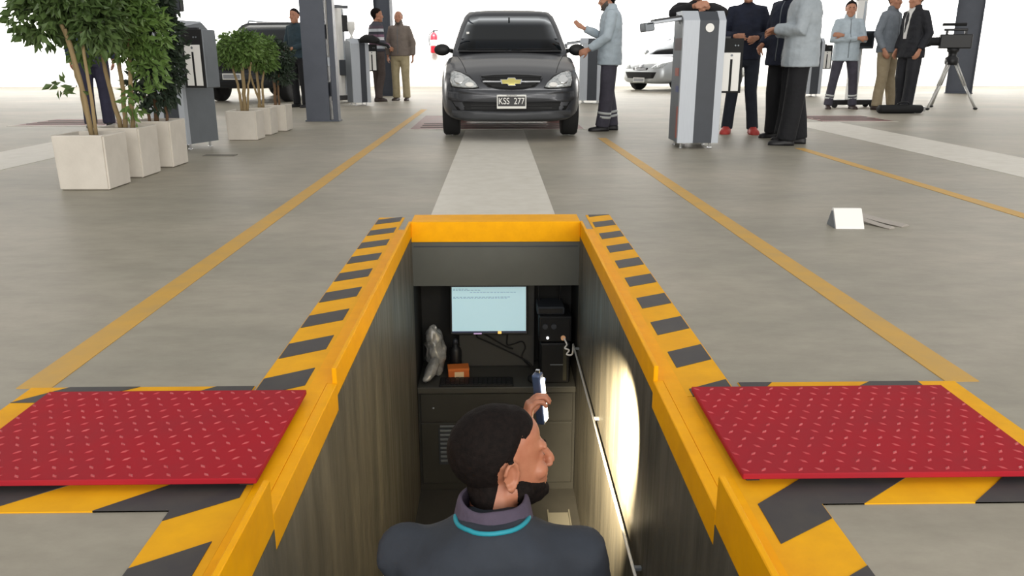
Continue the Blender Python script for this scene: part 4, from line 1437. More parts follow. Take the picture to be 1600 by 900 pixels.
# ---------- other cars
def other_car(label, loc, rotz, tab, wy, wr, gh, paint_m, lower, kind):
    c = thing('parked_car', label, 'car', loc, rotz)
    b_, bv = shell_object(c, tab, wy, wr, paint_m)
    greenhouse(c, gh, paint_m, GLASSD, 0.04)
    wmax = max(r_[1] for r_ in tab)
    for s in (-1, 1):
        for y in wy:
            wheel(c, s * (wmax - 0.12), y, wr, 0.2, ALU, 6)
    def pc(nm, poly, off, th, m, dome=0.0, par=None):
        return finish(nm, conform(bv, densify(poly, 0.04), 'y', off, th, 4, dome), m, par or c, True)
    k = kind
    for poly in (k['hl'], mirror(k['hl'])):
        h = pc('headlight', poly, 0.012, 0.03, LENS, 0.012)
        cx = sum(p[0] for p in poly) / len(poly); cz = sum(p[1] for p in poly) / len(poly)
        bm = conform(bv, [(cx + 0.045 * math.cos(a * PI / 6), cz + 0.035 * math.sin(a * PI / 6)) for a in range(12)], 'y', 0.027, 0.01, 3, 0.004)
        finish('headlight_reflector', bm, REFL, h, True)
    g = pc('grille', k['gr'], 0.008, 0.02, BLKM)
    zs_ = [p[1] for p in k['gr']]; xs_ = [p[0] for p in k['gr']]
    for f in (0.3, 0.55, 0.8):
        z = min(zs_) + (max(zs_) - min(zs_)) * f
        pc('grille_slat', [(min(xs_) * 0.8, z - 0.006), (max(xs_) * 0.8, z - 0.006), (max(xs_) * 0.8, z + 0.006), (min(xs_) * 0.8, z + 0.006)], 0.014, 0.01, DARK if kind.get('darkslat') else CHROME, 0, g)
    zc = k['em'][1]
    bm = conform(bv, [(k['em'][2] * math.cos(a * PI / 10), zc + k['em'][3] * math.sin(a * PI / 10)) for a in range(20)], 'y', 0.03, 0.02, 3, 0.008)
    finish('badge', bm, k['emm'], c, True)
    it = pc('lower_intake', k['it'], 0.006, 0.02, BLKM)
    if lower:
        pc('bumper', k['bl'], 0.02, 0.03, lower, 0.01)
    yy = min(r_[0] for r_ in tab) - 0.05
    p_ = B('number_plate', -0.2, 0.2, yy, yy + 0.012, k['pz'], k['pz'] + 0.12, mat('plate_white', '#e9e9e4', 0.4), c, 0.004)
    B('plate_field', -0.18, 0.18, yy - 0.003, yy, k['pz'] + 0.02, k['pz'] + 0.10, mat('plate_grey', '#8d8f93', 0.5), p_)
    belt = gh[1][0]
    for s in (-1, 1):
        bm = NB(); ell(bm, (s * (wmax + 0.06), gh[1][1] + 0.25, belt + 0.06), (0.10, 0.06, 0.075))
        finish('door_mirror', bm, paint_m if not kind.get('darkslat') else DARK, c, True)
        # door seams and handles
        for y in (gh[1][1] + 0.35, gh[1][1] + 1.35):
            pts = []
            for q in range(8):
                z = 0.36 + q * (belt - 0.44) / 7
                h = bv.ray_cast(V((s * 4, y, z)), V((-s, 0, 0)))
                if h[0]:
                    pts.append(h[0] + V((s * 0.001, 0, 0)))
            if len(pts) > 2:
                bm = NB(); tube(bm, pts, 0.005, 6)
                finish('door_seam', bm, DARK, c)
        h = bv.ray_cast(V((s * 4, gh[1][1] + 1.2, belt - 0.14)), V((-s, 0, 0)))
        if h[0]:
            B('door_handle', h[0].x - 0.02, h[0].x + 0.02, gh[1][1] + 1.1, gh[1][1] + 1.28, belt - 0.155, belt - 0.125, paint_m, c, 0.008)
    B('cabin_floor', -wmax + 0.15, wmax - 0.15, gh[0][1] + 0.2, gh[0][2] - 0.3, 0.35, 0.4, BLKM, c)
    for x in (-0.36, 0.36):
        st = B('front_seat', x - 0.24, x + 0.24, gh[0][1] + 1.1, gh[0][1] + 1.25, 0.5, belt + 0.22, SEATM, c, 0.04, None, 2)
    return c

SUVP = mat('black_suv_paint', '#2b2e33', 0.45, metal=0.0, spec=0.3)
SUVTAB = [(0.00, 0.62, 0.34, 0.66, 0.80, 0.84, 0.95), (0.05, 0.74, 0.30, 0.70, 0.88, 0.93, 0.95), (0.15, 0.82, 0.28, 0.76, 0.94, 0.99, 0.94), (0.4, 0.88, 0.28, 0.84, 1.0, 1.04, 0.92),
          (1.0, 0.90, 0.28, 0.90, 1.05, 1.09, 0.92), (2.0, 0.90, 0.28, 0.94, 1.08, 1.10, 0.93), (3.6, 0.89, 0.28, 0.96, 1.10, 1.12, 0.93), (4.1, 0.86, 0.32, 0.96, 1.08, 1.10, 0.93), (4.25, 0.76, 0.40, 0.90, 1.0, 1.02, 0.93)]
SUVGH = [(1.05, 1.02, 4.15, 0.82, 0.80, 0.06), (1.10, 1.10, 4.12, 0.81, 0.79, 0.07), (1.28, 1.34, 4.04, 0.775, 0.755, 0.08), (1.44, 1.56, 3.96, 0.73, 0.72, 0.09), (1.56, 1.72, 3.88, 0.69, 0.68, 0.10), (1.61, 1.85, 3.78, 0.63, 0.62, 0.12)]
suv = other_car('black sport utility car with roof rails behind the small planters', (-5.25, 16.6, 0), R(-12), SUVTAB, (0.82, 3.42), 0.34, SUVGH, SUVP, mat('suv_bumper', '#2a2c30', 0.5),
    dict(hl=[(0.40, 0.74), (0.46, 0.83), (0.60, 0.88), (0.74, 0.90), (0.78, 0.85), (0.77, 0.76), (0.60, 0.71)], gr=[(-0.36, 0.86), (0, 0.88), (0.36, 0.86), (0.34, 0.66), (0, 0.62), (-0.34, 0.66)], em=(0, 0.77, 0.085, 0.075), emm=WHT,
         it=[(-0.5, 0.42), (0.5, 0.42), (0.42, 0.33), (-0.42, 0.33)], bl=[(-0.74, 0.60), (0, 0.58), (0.74, 0.60), (0.74, 0.46), (0, 0.44), (-0.74, 0.46)], pz=0.46, darkslat=1))
for s in (-1, 1):
    bm = NB()
    tube(bm, [(s * 0.63, 1.95, 1.60), (s * 0.64, 2.05, 1.66), (s * 0.64, 3.5, 1.66), (s * 0.63, 3.65, 1.60)], 0.02, 8)
    finish('roof_rail', bm, ALU, suv, True)
SILV = mat('silver_car_paint', '#b9bdc0', 0.3, metal=0.5, coat=0.5)
HTAB = [(0.00, 0.50, 0.28, 0.46, 0.56, 0.59, 0.95), (0.05, 0.64, 0.22, 0.50, 0.62, 0.665, 0.95), (0.15, 0.74, 0.20, 0.56, 0.69, 0.74, 0.93), (0.35, 0.80, 0.19, 0.64, 0.76, 0.81, 0.91),
        (0.8, 0.825, 0.19, 0.74, 0.86, 0.90, 0.90), (1.2, 0.83, 0.19, 0.79, 0.91, 0.94, 0.90), (2.2, 0.83, 0.19, 0.83, 0.94, 0.95, 0.91), (3.3, 0.81, 0.20, 0.86, 0.97, 0.98, 0.90), (3.7, 0.76, 0.26, 0.86, 0.97, 0.98, 0.90), (3.82, 0.64, 0.36, 0.80, 0.9, 0.92, 0.9)]
HGH = [(0.90, 0.90, 3.72, 0.73, 0.70, 0.06), (0.95, 0.98, 3.70, 0.72, 0.69, 0.07), (1.12, 1.26, 3.58, 0.67, 0.65, 0.08), (1.27, 1.52, 3.46, 0.62, 0.61, 0.09), (1.38, 1.72, 3.36, 0.57, 0.57, 0.10), (1.43, 1.86, 3.24, 0.52, 0.52, 0.12)]
other_car('silver hatchback parked by the white wall behind the tall kiosk', (3.87, 22.2, 0), R(-52), HTAB, (0.75, 3.18), 0.30, HGH, SILV, None,
    dict(hl=[(0.36, 0.60), (0.44, 0.68), (0.58, 0.745), (0.70, 0.76), (0.72, 0.70), (0.68, 0.62), (0.5, 0.58)], gr=[(-0.26, 0.61), (0, 0.62), (0.26, 0.61), (0.24, 0.55), (0, 0.54), (-0.24, 0.55)], em=(0, 0.66, 0.05, 0.045), emm=CHROME,
         it=[(-0.55, 0.50), (0.55, 0.50), (0.46, 0.34), (0, 0.32), (-0.46, 0.34)], bl=None, pz=0.235))
# ------------------------------------------------------------------ people
def smooth01(x):
    x = max(0.0, min(1.0, x))
    return x * x * (3 - 2 * x)

HS = {1: 1.06, 2: 0.945}
def head_geo(bm, M, det=1):
    """closed shapes of a head in its own frame: centre between the ears, face +y, up +z"""
    b = bmesh.new()
    u, v = (28, 20) if det > 1 else (18, 12)
    ell(b, (0, -0.016, 0.032), (0.0745, 0.096, 0.088), None, u, v)
    ell(b, (0, 0.028, 0.048), (0.064, 0.062, 0.058), None, u, v)
    rings = []
    for z, cy, rx, ry in ((0.060, 0.010, 0.066, 0.074), (0.030, 0.014, 0.068, 0.076), (0.0, 0.014, 0.0665, 0.074), (-0.030, 0.017, 0.064, 0.074), (-0.055, 0.021, 0.060, 0.071),
                          (-0.078, 0.027, 0.053, 0.065), (-0.098, 0.036, 0.042, 0.055), (-0.113, 0.046, 0.030, 0.041), (-0.120, 0.052, 0.015, 0.022)):
        rings.append(ering((0, cy, z), rx, ry, 24, 2.25))
    loft(b, rings)
    for s in (-1, 1):
        ell(b, (s * 0.040, 0.066, -0.028), (0.024, 0.024, 0.022))          # cheek
        ell(b, (s * 0.031, 0.084, 0.027), (0.024, 0.010, 0.009))           # brow
        ell(b, (s * 0.060, 0.010, -0.062), (0.010, 0.034, 0.022))          # jaw angle
        ell(b, (s * 0.031, 0.0755, 0.001), (0.015, 0.012, 0.010))          # eyelids
        ell(b, (s * 0.0125, 0.104, -0.039), (0.0085, 0.010, 0.007))         # nostril wing
        # ear: bowl, helix, lobe
        Me = Matrix.Translation((s * 0.076, -0.010, -0.004)) @ Matrix.Rotation(s * R(20), 4, 'Z') @ Matrix.Rotation(R(-10), 4, 'X')
        b3 = bmesh.new()
        ell(b3, (0, 0, 0), (0.005, 0.017, 0.028))
        pts = [V((s * 0.009, 0.006 + 0.018 * math.cos(a), 0.004 + 0.030 * math.sin(a))) for a in [R(k) for k in range(10, 291, 20)]]
        pts = [V((p.x, -p.y + 0.004, p.z)) for p in pts]
        tube(b3, pts, 0.0052, 8, True)
        ell(b3, (s * 0.006, 0.002, -0.027), (0.006, 0.009, 0.010))
        ell(b3, (s * 0.006, 0.014, -0.006), (0.006, 0.005, 0.008))
        bmesh.ops.transform(b3, matrix=Me, verts=b3.verts)
        merge(b, b3)
    tube(b, [(0, 0.083, 0.024), (0, 0.096, 0.000), (0, 0.110, -0.026), (0, 0.114, -0.036)], [0.008, 0.009, 0.0105, 0.0095], 12, True)
    ell(b, (0, 0.092, -0.063), (0.022, 0.010, 0.0065))
    ell(b, (0, 0.090, -0.076), (0.019, 0.010, 0.0075))
    ell(b, (0, 0.084, -0.103), (0.020, 0.016, 0.014))
    bmesh.ops.scale(b, vec=(HS[det],) * 3, verts=b.verts)
    bmesh.ops.transform(b, matrix=M, verts=b.verts)
    merge(bm, b)

def hand_geo(bm, wrist, d, palm_n, side, curl=35, spread=1.0, thumb_out=40, k=1.0):
    """palm and five fingers; d = direction of the hand, palm_n = way the palm faces"""
    d = V(d).normalized()
    n = V(palm_n)
    n = (n - d * n.dot(d)).normalized()
    w = d.cross(n) * side       # towards the thumb
    wr = V(wrist)
    rings = []
    for t, hw, th in ((-0.02, 0.027, 0.020), (0.01, 0.031, 0.017), (0.045, 0.040, 0.015), (0.080, 0.041, 0.012), (0.090, 0.038, 0.009)):
        rings.append(ering(wr + d * t * k, hw * k, th * k, 14, 2.6, w, n))
    loft(bm, rings)
    L = (0.068, 0.078, 0.073, 0.058)
    for i in range(4):
        off = (0.030 - 0.020 * i)
        p = wr + (d * (0.082 - 0.004 * abs(i - 1.3)) + w * off) * k
        dd = (d + w * (0.10 - 0.07 * i) * spread).normalized()
        pts = [p - dd * 0.012 * k]
        a = 0
        cur = p
        pts.append(cur)
        for seg, f in enumerate((0.45, 0.32, 0.23)):
            a += R(curl) * (0.7 if seg == 0 else 1.0)
            q = dd * math.cos(a) + n * math.sin(a)
            cur = cur + q * L[i] * f * k
            pts.append(cur)
        tube(bm, pts, [0.0095 * k, 0.0095 * k, 0.0088 * k, 0.008 * k, 0.0068 * k], 8, True)
    p = wr + (d * 0.022 + w * 0.028 + n * 0.004) * k
    t1 = (d * math.cos(R(thumb_out)) + w * math.sin(R(thumb_out)) + n * 0.25).normalized()
    t2 = (d * math.cos(R(thumb_out * 0.45)) + w * math.sin(R(thumb_out * 0.45)) + n * (0.25 + curl / 90)).normalized()
    tube(bm, [p - t1 * 0.012 * k, p + t1 * 0.035 * k, p + t1 * 0.035 * k + t2 * 0.030 * k, p + t1 * 0.035 * k + t2 * 0.052 * k], [0.013 * k, 0.0115 * k, 0.010 * k, 0.0075 * k], 8, True)

def region_shell(me, Minv, fn, thick, name, m, parent, jitter=0.0):
    """copy the part of a surface where fn(p) > 0 and lift it along the normals"""
    c0 = Minv.inverted().translation
    nv = len(me.vertices)
    co = np.empty(nv * 3)
    me.vertices.foreach_get('co', co)
    near = ((co.reshape(-1, 3) - np.array(c0)) ** 2).sum(1) < 0.19 ** 2
    bm = bmesh.new()
    ids = {}
    for i in np.nonzero(near)[0]:
        ids[int(i)] = bm.verts.new(me.vertices[int(i)].co)
    nl = len(me.loops)
    lv = np.empty(nl, dtype=np.int32)
    me.loops.foreach_get('vertex_index', lv)
    ls = np.empty(len(me.polygons), dtype=np.int32)
    lt = np.empty(len(me.polygons), dtype=np.int32)
    me.polygons.foreach_get('loop_start', ls)
    me.polygons.foreach_get('loop_total', lt)
    for a, c in zip(ls[near[lv[ls]]], lt[near[lv[ls]]]):
        vi = lv[a:a + c]
        if all(near[i] for i in vi):
            bm.faces.new([ids[int(i)] for i in vi])
    bm.normal_update()
    bm.verts.index_update()
    bm.verts.ensure_lookup_table()
    w = {}
    for vtx in bm.verts:
        w[vtx.index] = fn(Minv @ vtx.co)
    kill = [f for f in bm.faces if max(w[v.index] for v in f.verts) <= 0]
    nrm = {vtx.index: vtx.normal.copy() for vtx in bm.verts}
    for vtx in bm.verts:
        k = smooth01(w[vtx.index])
        j = noise.noise(vtx.co * 90) * jitter + noise.noise(vtx.co * 230) * jitter * 0.6
        vtx.co += nrm[vtx.index] * (thick * k - 0.0015 * (1 - k) + j * k)
    bmesh.ops.delete(bm, geom=kill, context='FACES')
    # keep the largest patch only
    seen = set()
    best = []
    for f0 in bm.faces:
        if f0 in seen:
            continue
        comp, st = [], [f0]
        seen.add(f0)
        while st:
            f = st.pop()
            comp.append(f)
            for e in f.edges:
                for g in e.link_faces:
                    if g not in seen:
                        seen.add(g)
                        st.append(g)
        if len(comp) > len(best):
            best = comp
    keep = set(best)
    lone = [v_ for v_ in bm.verts if not any(f in keep for f in v_.link_faces)]
    bmesh.ops.delete(bm, geom=lone, context='VERTS')
    bmesh.ops.delete(bm, geom=[f for f in bm.faces if f not in keep], context='FACES')
    return finish(name, bm, m, parent, True, recalc=False)

def hair_short(p):
    # crown and back of the head, cut round the ear
    x, y, z = p
    if y > 0.035:
        line = 0.062 + (y - 0.035) * 0.35 - abs(x) * 0.18
    elif y > -0.005:
        line = 0.012 + (y + 0.005) * 1.25
    else:
        line = max(-0.088, 0.012 + (y + 0.005) * 2.0)
    ear = math.hypot((y + 0.012) / 0.024, (z + 0.004) / 0.036)
    if abs(x) > 0.055 and ear < 1.0:
        return -1
    return (z - line) / 0.045

def hair_bald(p):
    x, y, z = p
    return min(hair_short(p), (0.07 - z) / 0.02 if y > -0.06 else 1)

def beard_fn(p):
    x, y, z = p
    if y < 0.006 or z > -0.022:
        return -1
    side = (-0.024 - max(0, (y - 0.02)) * 0.60) - z      # cheek line
    if abs(x) < 0.030 and y > 0.08:
        side = -0.084 - z
    return side / 0.016

JDEF = dict(hipL=(-0.095, 0, 0.92), hipR=(0.095, 0, 0.92), kneeL=(-0.105, 0.02, 0.50), kneeR=(0.105, 0.02, 0.50), ankL=(-0.11, -0.02, 0.09), ankR=(0.11, -0.02, 0.09),
            shL=(-0.168, -0.005, 1.415), shR=(0.168, -0.005, 1.415), elL=(-0.245, -0.02, 1.12), elR=(0.245, -0.02, 1.12), wrL=(-0.25, 0.06, 0.88), wrR=(0.25, 0.06, 0.88),
            head=(0, 0.025, 1.615), footL=8, footR=-8)

def person(label, loc, heading, H=1.75, J=None, top=None, trousers=None, shoe=None, skin=None, hair=None, hair_fn=hair_short, hem=0.84, look=(0, 0), vox=0.0095,
           loose=1.0, leg=1.0, beard=None, palms=None, curls=None, shoe_k=1.0, topname='jacket', vneck=None, det=1, group=None, girth=1.0):
    j = dict(JDEF)
    j.update(J or {})
    j = {k: (V(v) if isinstance(v, tuple) else v) for k, v in j.items()}
    t = thing('person', label, 'person', loc, R(heading), group, H / 1.75)
    skin = skin or SKIN
    hd = j['head']
    Mh = Matrix.Translation(hd) @ Matrix.Rotation(R(look[0]), 4, 'Z') @ Matrix.Rotation(R(look[1]), 4, 'X')
    pel = (j['hipL'] + j['hipR']) / 2
    chest = (j['shL'] + j['shR']) / 2
    # ---- body: one continuous surface
    bm = NB()
    head_geo(bm, Mh, det)
    nb = V((chest.x, chest.y - 0.01, chest.z + 0.01))
    tube(bm, [Mh @ V((0, -0.020, -0.03)), (Mh @ V((0, -0.022, -0.09))).lerp(nb, 0.35), nb.lerp(hd, 0.2), nb + V((0, 0, -0.03))], [0.052, 0.053, 0.060, 0.08], 16)
    loft(bm, [ering(pel.lerp(chest, f), rx, ry, 18, 2.3) for f, rx, ry in ((-0.12, 0.12, 0.09), (0.0, 0.15, 0.105), (0.3, 0.135, 0.095), (0.65, 0.155, 0.105), (0.9, 0.16, 0.095), (1.05, 0.09, 0.06))])
    for s in 'LR':
        tube(bm, [j['hip' + s], j['knee' + s], j['ank' + s]], [0.075, 0.052, 0.038], 12, True)
        tube(bm, [j['ank' + s], j['ank' + s] + V((0, 0.035, -0.05))], [0.034, 0.02], 10, True)
        tube(bm, [chest.lerp(j['sh' + s], 0.4), j['sh' + s], j['el' + s], j['wr' + s]], [0.05, 0.046, 0.037, 0.026], 12, True)
        d = (j['wr' + s] - j['el' + s]).normalized()
        sd = -1 if s == 'L' else 1
        pn, hd_ = (palms or {}).get(s, (None, None))
        hand_geo(bm, j['wr' + s] + d * 0.01, hd_ or d, pn or V((-sd, 0, 0)), {'L': 1, 'R': -1}[s], (curls or {}).get(s, 28))
    me = remesh(bm, vox, 3 if det == 1 else 2, 0.45)
    body = link('body', me, skin, t, True)
    if hair:
        region_shell(me, (Mh @ Matrix.Scale(HS[det], 4)).inverted(), hair_fn, 0.011 if det == 1 else 0.0075, 'hair', hair, body, 0.0025 if det == 1 else 0.0012)
    if beard:
        region_shell(me, (Mh @ Matrix.Scale(HS[det], 4)).inverted(), beard_fn, 0.006 if det == 1 else 0.0035, 'beard', beard, body, 0.0015)
    # eyes and brows
    Mh = Mh @ Matrix.Scale(HS[det], 4)
    for s in (-1, 1):
        bm = NB()
        ell(bm, Mh @ V((s * 0.031, 0.0822, 0.001)), (0.008, 0.006, 0.0045), Mh.to_3x3())
        finish('eye', bm, mat('eye_dark', '#2a1f1a', 0.25), body, True)
        bm = NB()
        tube(bm, [Mh @ V((s * 0.014, 0.0925, 0.024)), Mh @ V((s * 0.031, 0.0915, 0.030)), Mh @ V((s * 0.046, 0.081, 0.026))], [0.003, 0.0038, 0.0025], 6, True)
        finish('eyebrow', bm, hair or HAIRB, body, True)
    # ---- trousers
    bm = NB()
    up = (chest - pel).normalized()
    loft(bm, [ering(pel + up * dz, rx * girth, ry * girth, 20, 2.3) for dz, rx, ry in ((-0.14, 0.135, 0.10), (-0.08, 0.172, 0.125), (0.0, 0.175, 0.128), (0.08, 0.16, 0.115), (0.13, 0.155, 0.11))])
    for s in 'LR':
        tube(bm, [j['hip' + s] + V((0, 0, -0.02)), j['hip' + s].lerp(j['knee' + s], 0.5), j['knee' + s], j['knee' + s].lerp(j['ank' + s], 0.6), j['ank' + s] + V((0, 0.012, -0.035))],
             [0.095 * min(leg, 1.08) * girth, 0.086 * min(leg, 1.18), 0.072 * leg, 0.068 * leg, 0.070 * leg], 16)
    me = remesh(bm, 0.013, 4)
    tr = link('trousers', me, trousers, t, True)
    # ---- upper garment
    bm = NB()
    axis = pel - chest
    prof = [(1.02, 0.056, 0.060), (0.985, 0.078, 0.072), (0.93, 0.135, 0.090), (0.86, 0.175, 0.110), (0.70, 0.180, 0.126), (0.48, 0.172, 0.128), (0.25, 0.180, 0.130), (0.04, 0.186, 0.135)]
    if hem < 0.9:
        prof.append(((0.92 - hem) * -1.9 + 0.0, 0.192, 0.140))
    if det == 2:
        prof[:4] = [(1.02, 0.060, 0.060), (0.995, 0.080, 0.074), (0.945, 0.140, 0.092), (0.88, 0.190, 0.108)]
    rings = []
    for f, rx, ry in prof:
        z = pel.z + (chest.z + 0.075 - pel.z) * f
        c = pel + (chest - pel) * ((z - pel.z) / (chest.z - pel.z))
        rings.append(ering(c, rx * loose * girth if f < 0.9 else rx, ry * loose * girth if f < 0.95 else ry, 22, 2.4))
    loft(bm, rings)
    for s in 'LR':
        wr = j['wr' + s].lerp(j['el' + s], 0.06)
        tube(bm, [chest.lerp(j['sh' + s], 0.55), j['sh' + s], j['sh' + s].lerp(j['el' + s], 0.5), j['el' + s], j['el' + s].lerp(wr, 0.5), wr], [0.062, 0.063 * loose, 0.062 * loose, 0.058 * loose, 0.054 * loose, 0.044 * loose], 14)
    bmesh.ops.recalc_face_normals(bm, faces=bm.faces)
    me = remesh(bm, 0.012, 4)
    # soft folds
    nv = len(me.vertices)
    co = np.empty(nv * 3)
    no = np.empty(nv * 3)
    me.vertices.foreach_get('co', co)
    me.vertices.foreach_get('normal', no)
    co = co.reshape(-1, 3)
    no = no.reshape(-1, 3)
    amp = np.array([noise.noise(V((x * 9, y * 9, z * 16))) * 0.006 + noise.noise(V((x * 22, y * 22, z * 34))) * 0.003 for x, y, z in co])
    me.vertices.foreach_set('co', (co + no * amp[:, None]).ravel())
    me.update()
    tp = link(topname, me, top, t, True)
    # ---- collar and front fastening of jackets
    if topname in ('jacket', 'coat', 'suit_jacket', 'cardigan'):
        bm = NB()
        nz = chest.z + 0.075
        loft(bm, [ering((chest.x, chest.y + 0.004 + dy, nz + dz), r_ * 1.08, r_, 24) for dz, r_, dy in ((-0.035, 0.088, 0), (0.0, 0.076, 0.004), (0.045, 0.070, 0.010), (0.047, 0.064, 0.010), (0.0, 0.066, 0.004))], cap=False)
        link('collar', evaluate(bm, [('SOLIDIFY', dict(thickness=0.007, offset=0))]), top, tp, True)
        if topname != 'suit_jacket':
            b_ = bmesh.new()
            b_.from_mesh(me)
            bv_ = BVHTree.FromBMesh(b_)
            b_.free()
            pts = []
            for k in range(12):
                z = hem + 0.04 + (chest.z + 0.0 - hem) * k / 11
                h_ = bv_.ray_cast(V((chest.x, 3, z)), V((0, -1, 0)))
                if h_[0] and h_[0].y < 0.30:
                    pts.append(h_[0] + V((0, 0.001, 0)))
            if len(pts) > 3:
                bm = NB()
                tube(bm, pts, 0.006, 6)
                finish('zip', bm, mat('zip_grey', '#6b7278', 0.5), tp, True)
    # ---- shoes
    for s in 'LR':
        a = R(j['foot' + s])
        bm = NB()
        rings = []
        for y, hw, hh in ((-0.075, 0.022, 0.05), (-0.065, 0.032, 0.075), (-0.03, 0.037, 0.095), (0.02, 0.040, 0.09), (0.07, 0.046, 0.065), (0.13, 0.046, 0.052), (0.17, 0.036, 0.042), (0.185, 0.018, 0.030)):
            rings.append([V((hw * cx, y, zz * hh)) for cx, zz in ((-1, 0), (-1.05, 0.25), (-0.95, 0.6), (-0.55, 0.95), (0, 1), (0.55, 0.95), (0.95, 0.6), (1.05, 0.25), (1, 0))])
        loft(bm, rings)
        Ms = Matrix.Translation((j['ank' + s].x, j['ank' + s].y, j['ank' + s].z - 0.09)) @ Matrix.Rotation(a, 4, 'Z') @ Matrix.Scale(shoe_k, 4)
        bmesh.ops.transform(bm, matrix=Ms, verts=bm.verts)
        finish('shoe', bm, shoe, t, True)
    return t, j, tp

def ring_band(t, name, p0, p1, r, m):
    bm = NB()
    tube(bm, [p0, p1], r, 18)
    return finish(name, bm, m, t, True)

def reflective(t, j, leg=1.0):
    RF = mat('reflective_tape', '#c3c6c6', 0.4)
    for s in 'LR':
        a, b = j['ank' + s], j['knee' + s]
        for f in (0.22, 0.34):
            ring_band(t, 'reflective_band', a.lerp(b, f - 0.035), a.lerp(b, f + 0.035), 0.078 * leg, RF)

def fabric(nm, c, c2=None, amt=0.2, rough=0.85, bump=0.35, bs=26):
    return mat(nm, c, rough, noise_amt=amt, nscale=9, col2=c2, bump=bump, bscale=bs, bdist=0.02)
JACK = fabric('grey_blue_jacket', '#bccad4', '#a9b7c1', rough=0.6)
PANT = fabric('dark_slate_trousers', '#4b4955', '#3d3b46')
BLKC = fabric('black_cloth', '#17181d', '#101116')
NAVY = fabric('navy_cloth', '#1c2338', '#151a2a')
SUITM = fabric('black_suit', '#191b24', '#12141b', rough=0.7)
BEIG = fabric('beige_trousers', '#a89a80', '#94866c')
CREAM = fabric('cream_trousers', '#c2b593', '#ab9e7e')
BROWN = fabric('brown_trousers', '#574c48', '#463c39')
TAUPE = fabric('taupe_cardigan', '#857a72', '#766c65')
TEAL = fabric('dark_teal_jumper', '#2f434e', '#26373f')
JEAN = fabric('blue_jeans', '#47566d', '#3a475c')
SHB = mat('black_shoe', '#18171a', 0.5)
SHR = mat('red_shoe', '#c0413c', 0.55)
SHBR = mat('brown_shoe', '#372824', 0.5)
SHC = mat('white_shirt', '#e4e4e2', 0.8)

DOWN = dict()
POCK = dict(elL=(-0.27, -0.08, 1.13), elR=(0.27, -0.08, 1.13), wrL=(-0.20, 0.06, 0.92), wrR=(0.20, 0.06, 0.92))

person('person in dark teal jumper standing beside the black sport utility car, behind the steel column', (-3.62, 15.3, 0), 150, 1.74,
       dict(elL=(-0.25, 0.02, 1.12), wrL=(-0.10, 0.25, 1.05), elR=(0.25, 0.02, 1.12), wrR=(0.16, 0.26, 1.03)), TEAL, BLKC, SHB, hair=HAIRB, topname='jumper', hem=0.88, look=(20, 0))
STRM = stripes('striped_knit', ['#c8cdd4', '#6b4a5e', '#3a3c46', '#c3cad2', '#7b5a6e', '#474852', '#d2d4d8', '#84647a', '#3d3e48', '#bfc4ca', '#5a4c58', '#4a4a54'], 0.84, 0.052)
person('person in striped jumper and brown trousers, seen half from behind near the far column', (-2.46, 17.35, 0), -55, 1.86,
       dict(elL=(-0.25, -0.02, 1.13), wrL=(-0.14, 0.20, 1.08), elR=(0.24, -0.02, 1.12), wrR=(0.17, 0.18, 1.02), ankL=(-0.13, 0.05, 0.09), ankR=(0.14, -0.10, 0.09)), STRM, BROWN, SHBR, hair=HAIRB, topname='jumper', hem=0.9, look=(-15, 0), leg=1.05)
person('person in taupe cardigan and cream trousers facing the striped-jumper person', (-2.02, 17.6, 0), 168, 1.82,
       dict(elL=(-0.26, -0.06, 1.13), elR=(0.26, -0.06, 1.13), wrL=(-0.26, -0.03, 0.88), wrR=(0.26, 0.0, 0.88)), TAUPE, CREAM, SHBR, hair=HAIRG, hair_fn=hair_bald, topname='cardigan', hem=0.88, loose=1.08, look=(10, 0), leg=1.12, beard=HAIRG)
t, j, tp = person('inspector in grey-blue jacket gesturing with one hand beside the dark grey car', (1.42, 10.36, 0), 82, 1.74,
       dict(elR=(0.235, 0.10, 1.16), wrR=(0.16, 0.34, 1.26), elL=(-0.25, 0.04, 1.14), wrL=(-0.20, 0.26, 1.00), ankL=(-0.09, 0.06, 0.09), ankR=(0.10, -0.06, 0.09), head=(0, 0.05, 1.60)),
       JACK, PANT, SHB, hair=HAIRB, hem=0.82, loose=1.12, vox=0.008, look=(0, -12), leg=1.28,
       palms={'R': (V((-0.6, 0.2, 0.7)), V((-0.1, 0.7, 0.45))), 'L': (V((0.9, 0, -0.3)), V((0.1, 0.9, -0.35)))}, curls={'R': 12, 'L': 30}, beard=HAIRG)
reflective(t, j, 1.14)
person('person in navy hooded top with bright red shoes behind the tall kiosk', (2.98, 9.95, 0), 165, 1.78,
       dict(elL=(-0.26, 0.0, 1.14), wrL=(-0.12, 0.20, 1.10), elR=(0.26, 0.0, 1.14), wrR=(0.12, 0.20, 1.12), ankL=(-0.16, -0.02, 0.09), ankR=(0.14, -0.02, 0.09)), NAVY, fabric('dark_denim', '#252b38', '#1c212c'), SHR, hair=HAIRB, topname='hooded_top', hem=0.86, shoe_k=1.25)
person('person in black top leaning on the tall grey kiosk from behind', (2.16, 9.12, 0), 180, 1.76,
       dict(shL=(-0.185, 0.05, 1.40), shR=(0.185, 0.05, 1.40), elL=(-0.27, 0.14, 1.35), wrL=(-0.05, 0.30, 1.40), elR=(0.27, 0.14, 1.35), wrR=(0.08, 0.30, 1.41), head=(0, 0.10, 1.62)), BLKC, BLKC, SHB, hair=HAIRB, topname='sweater', hem=0.86)
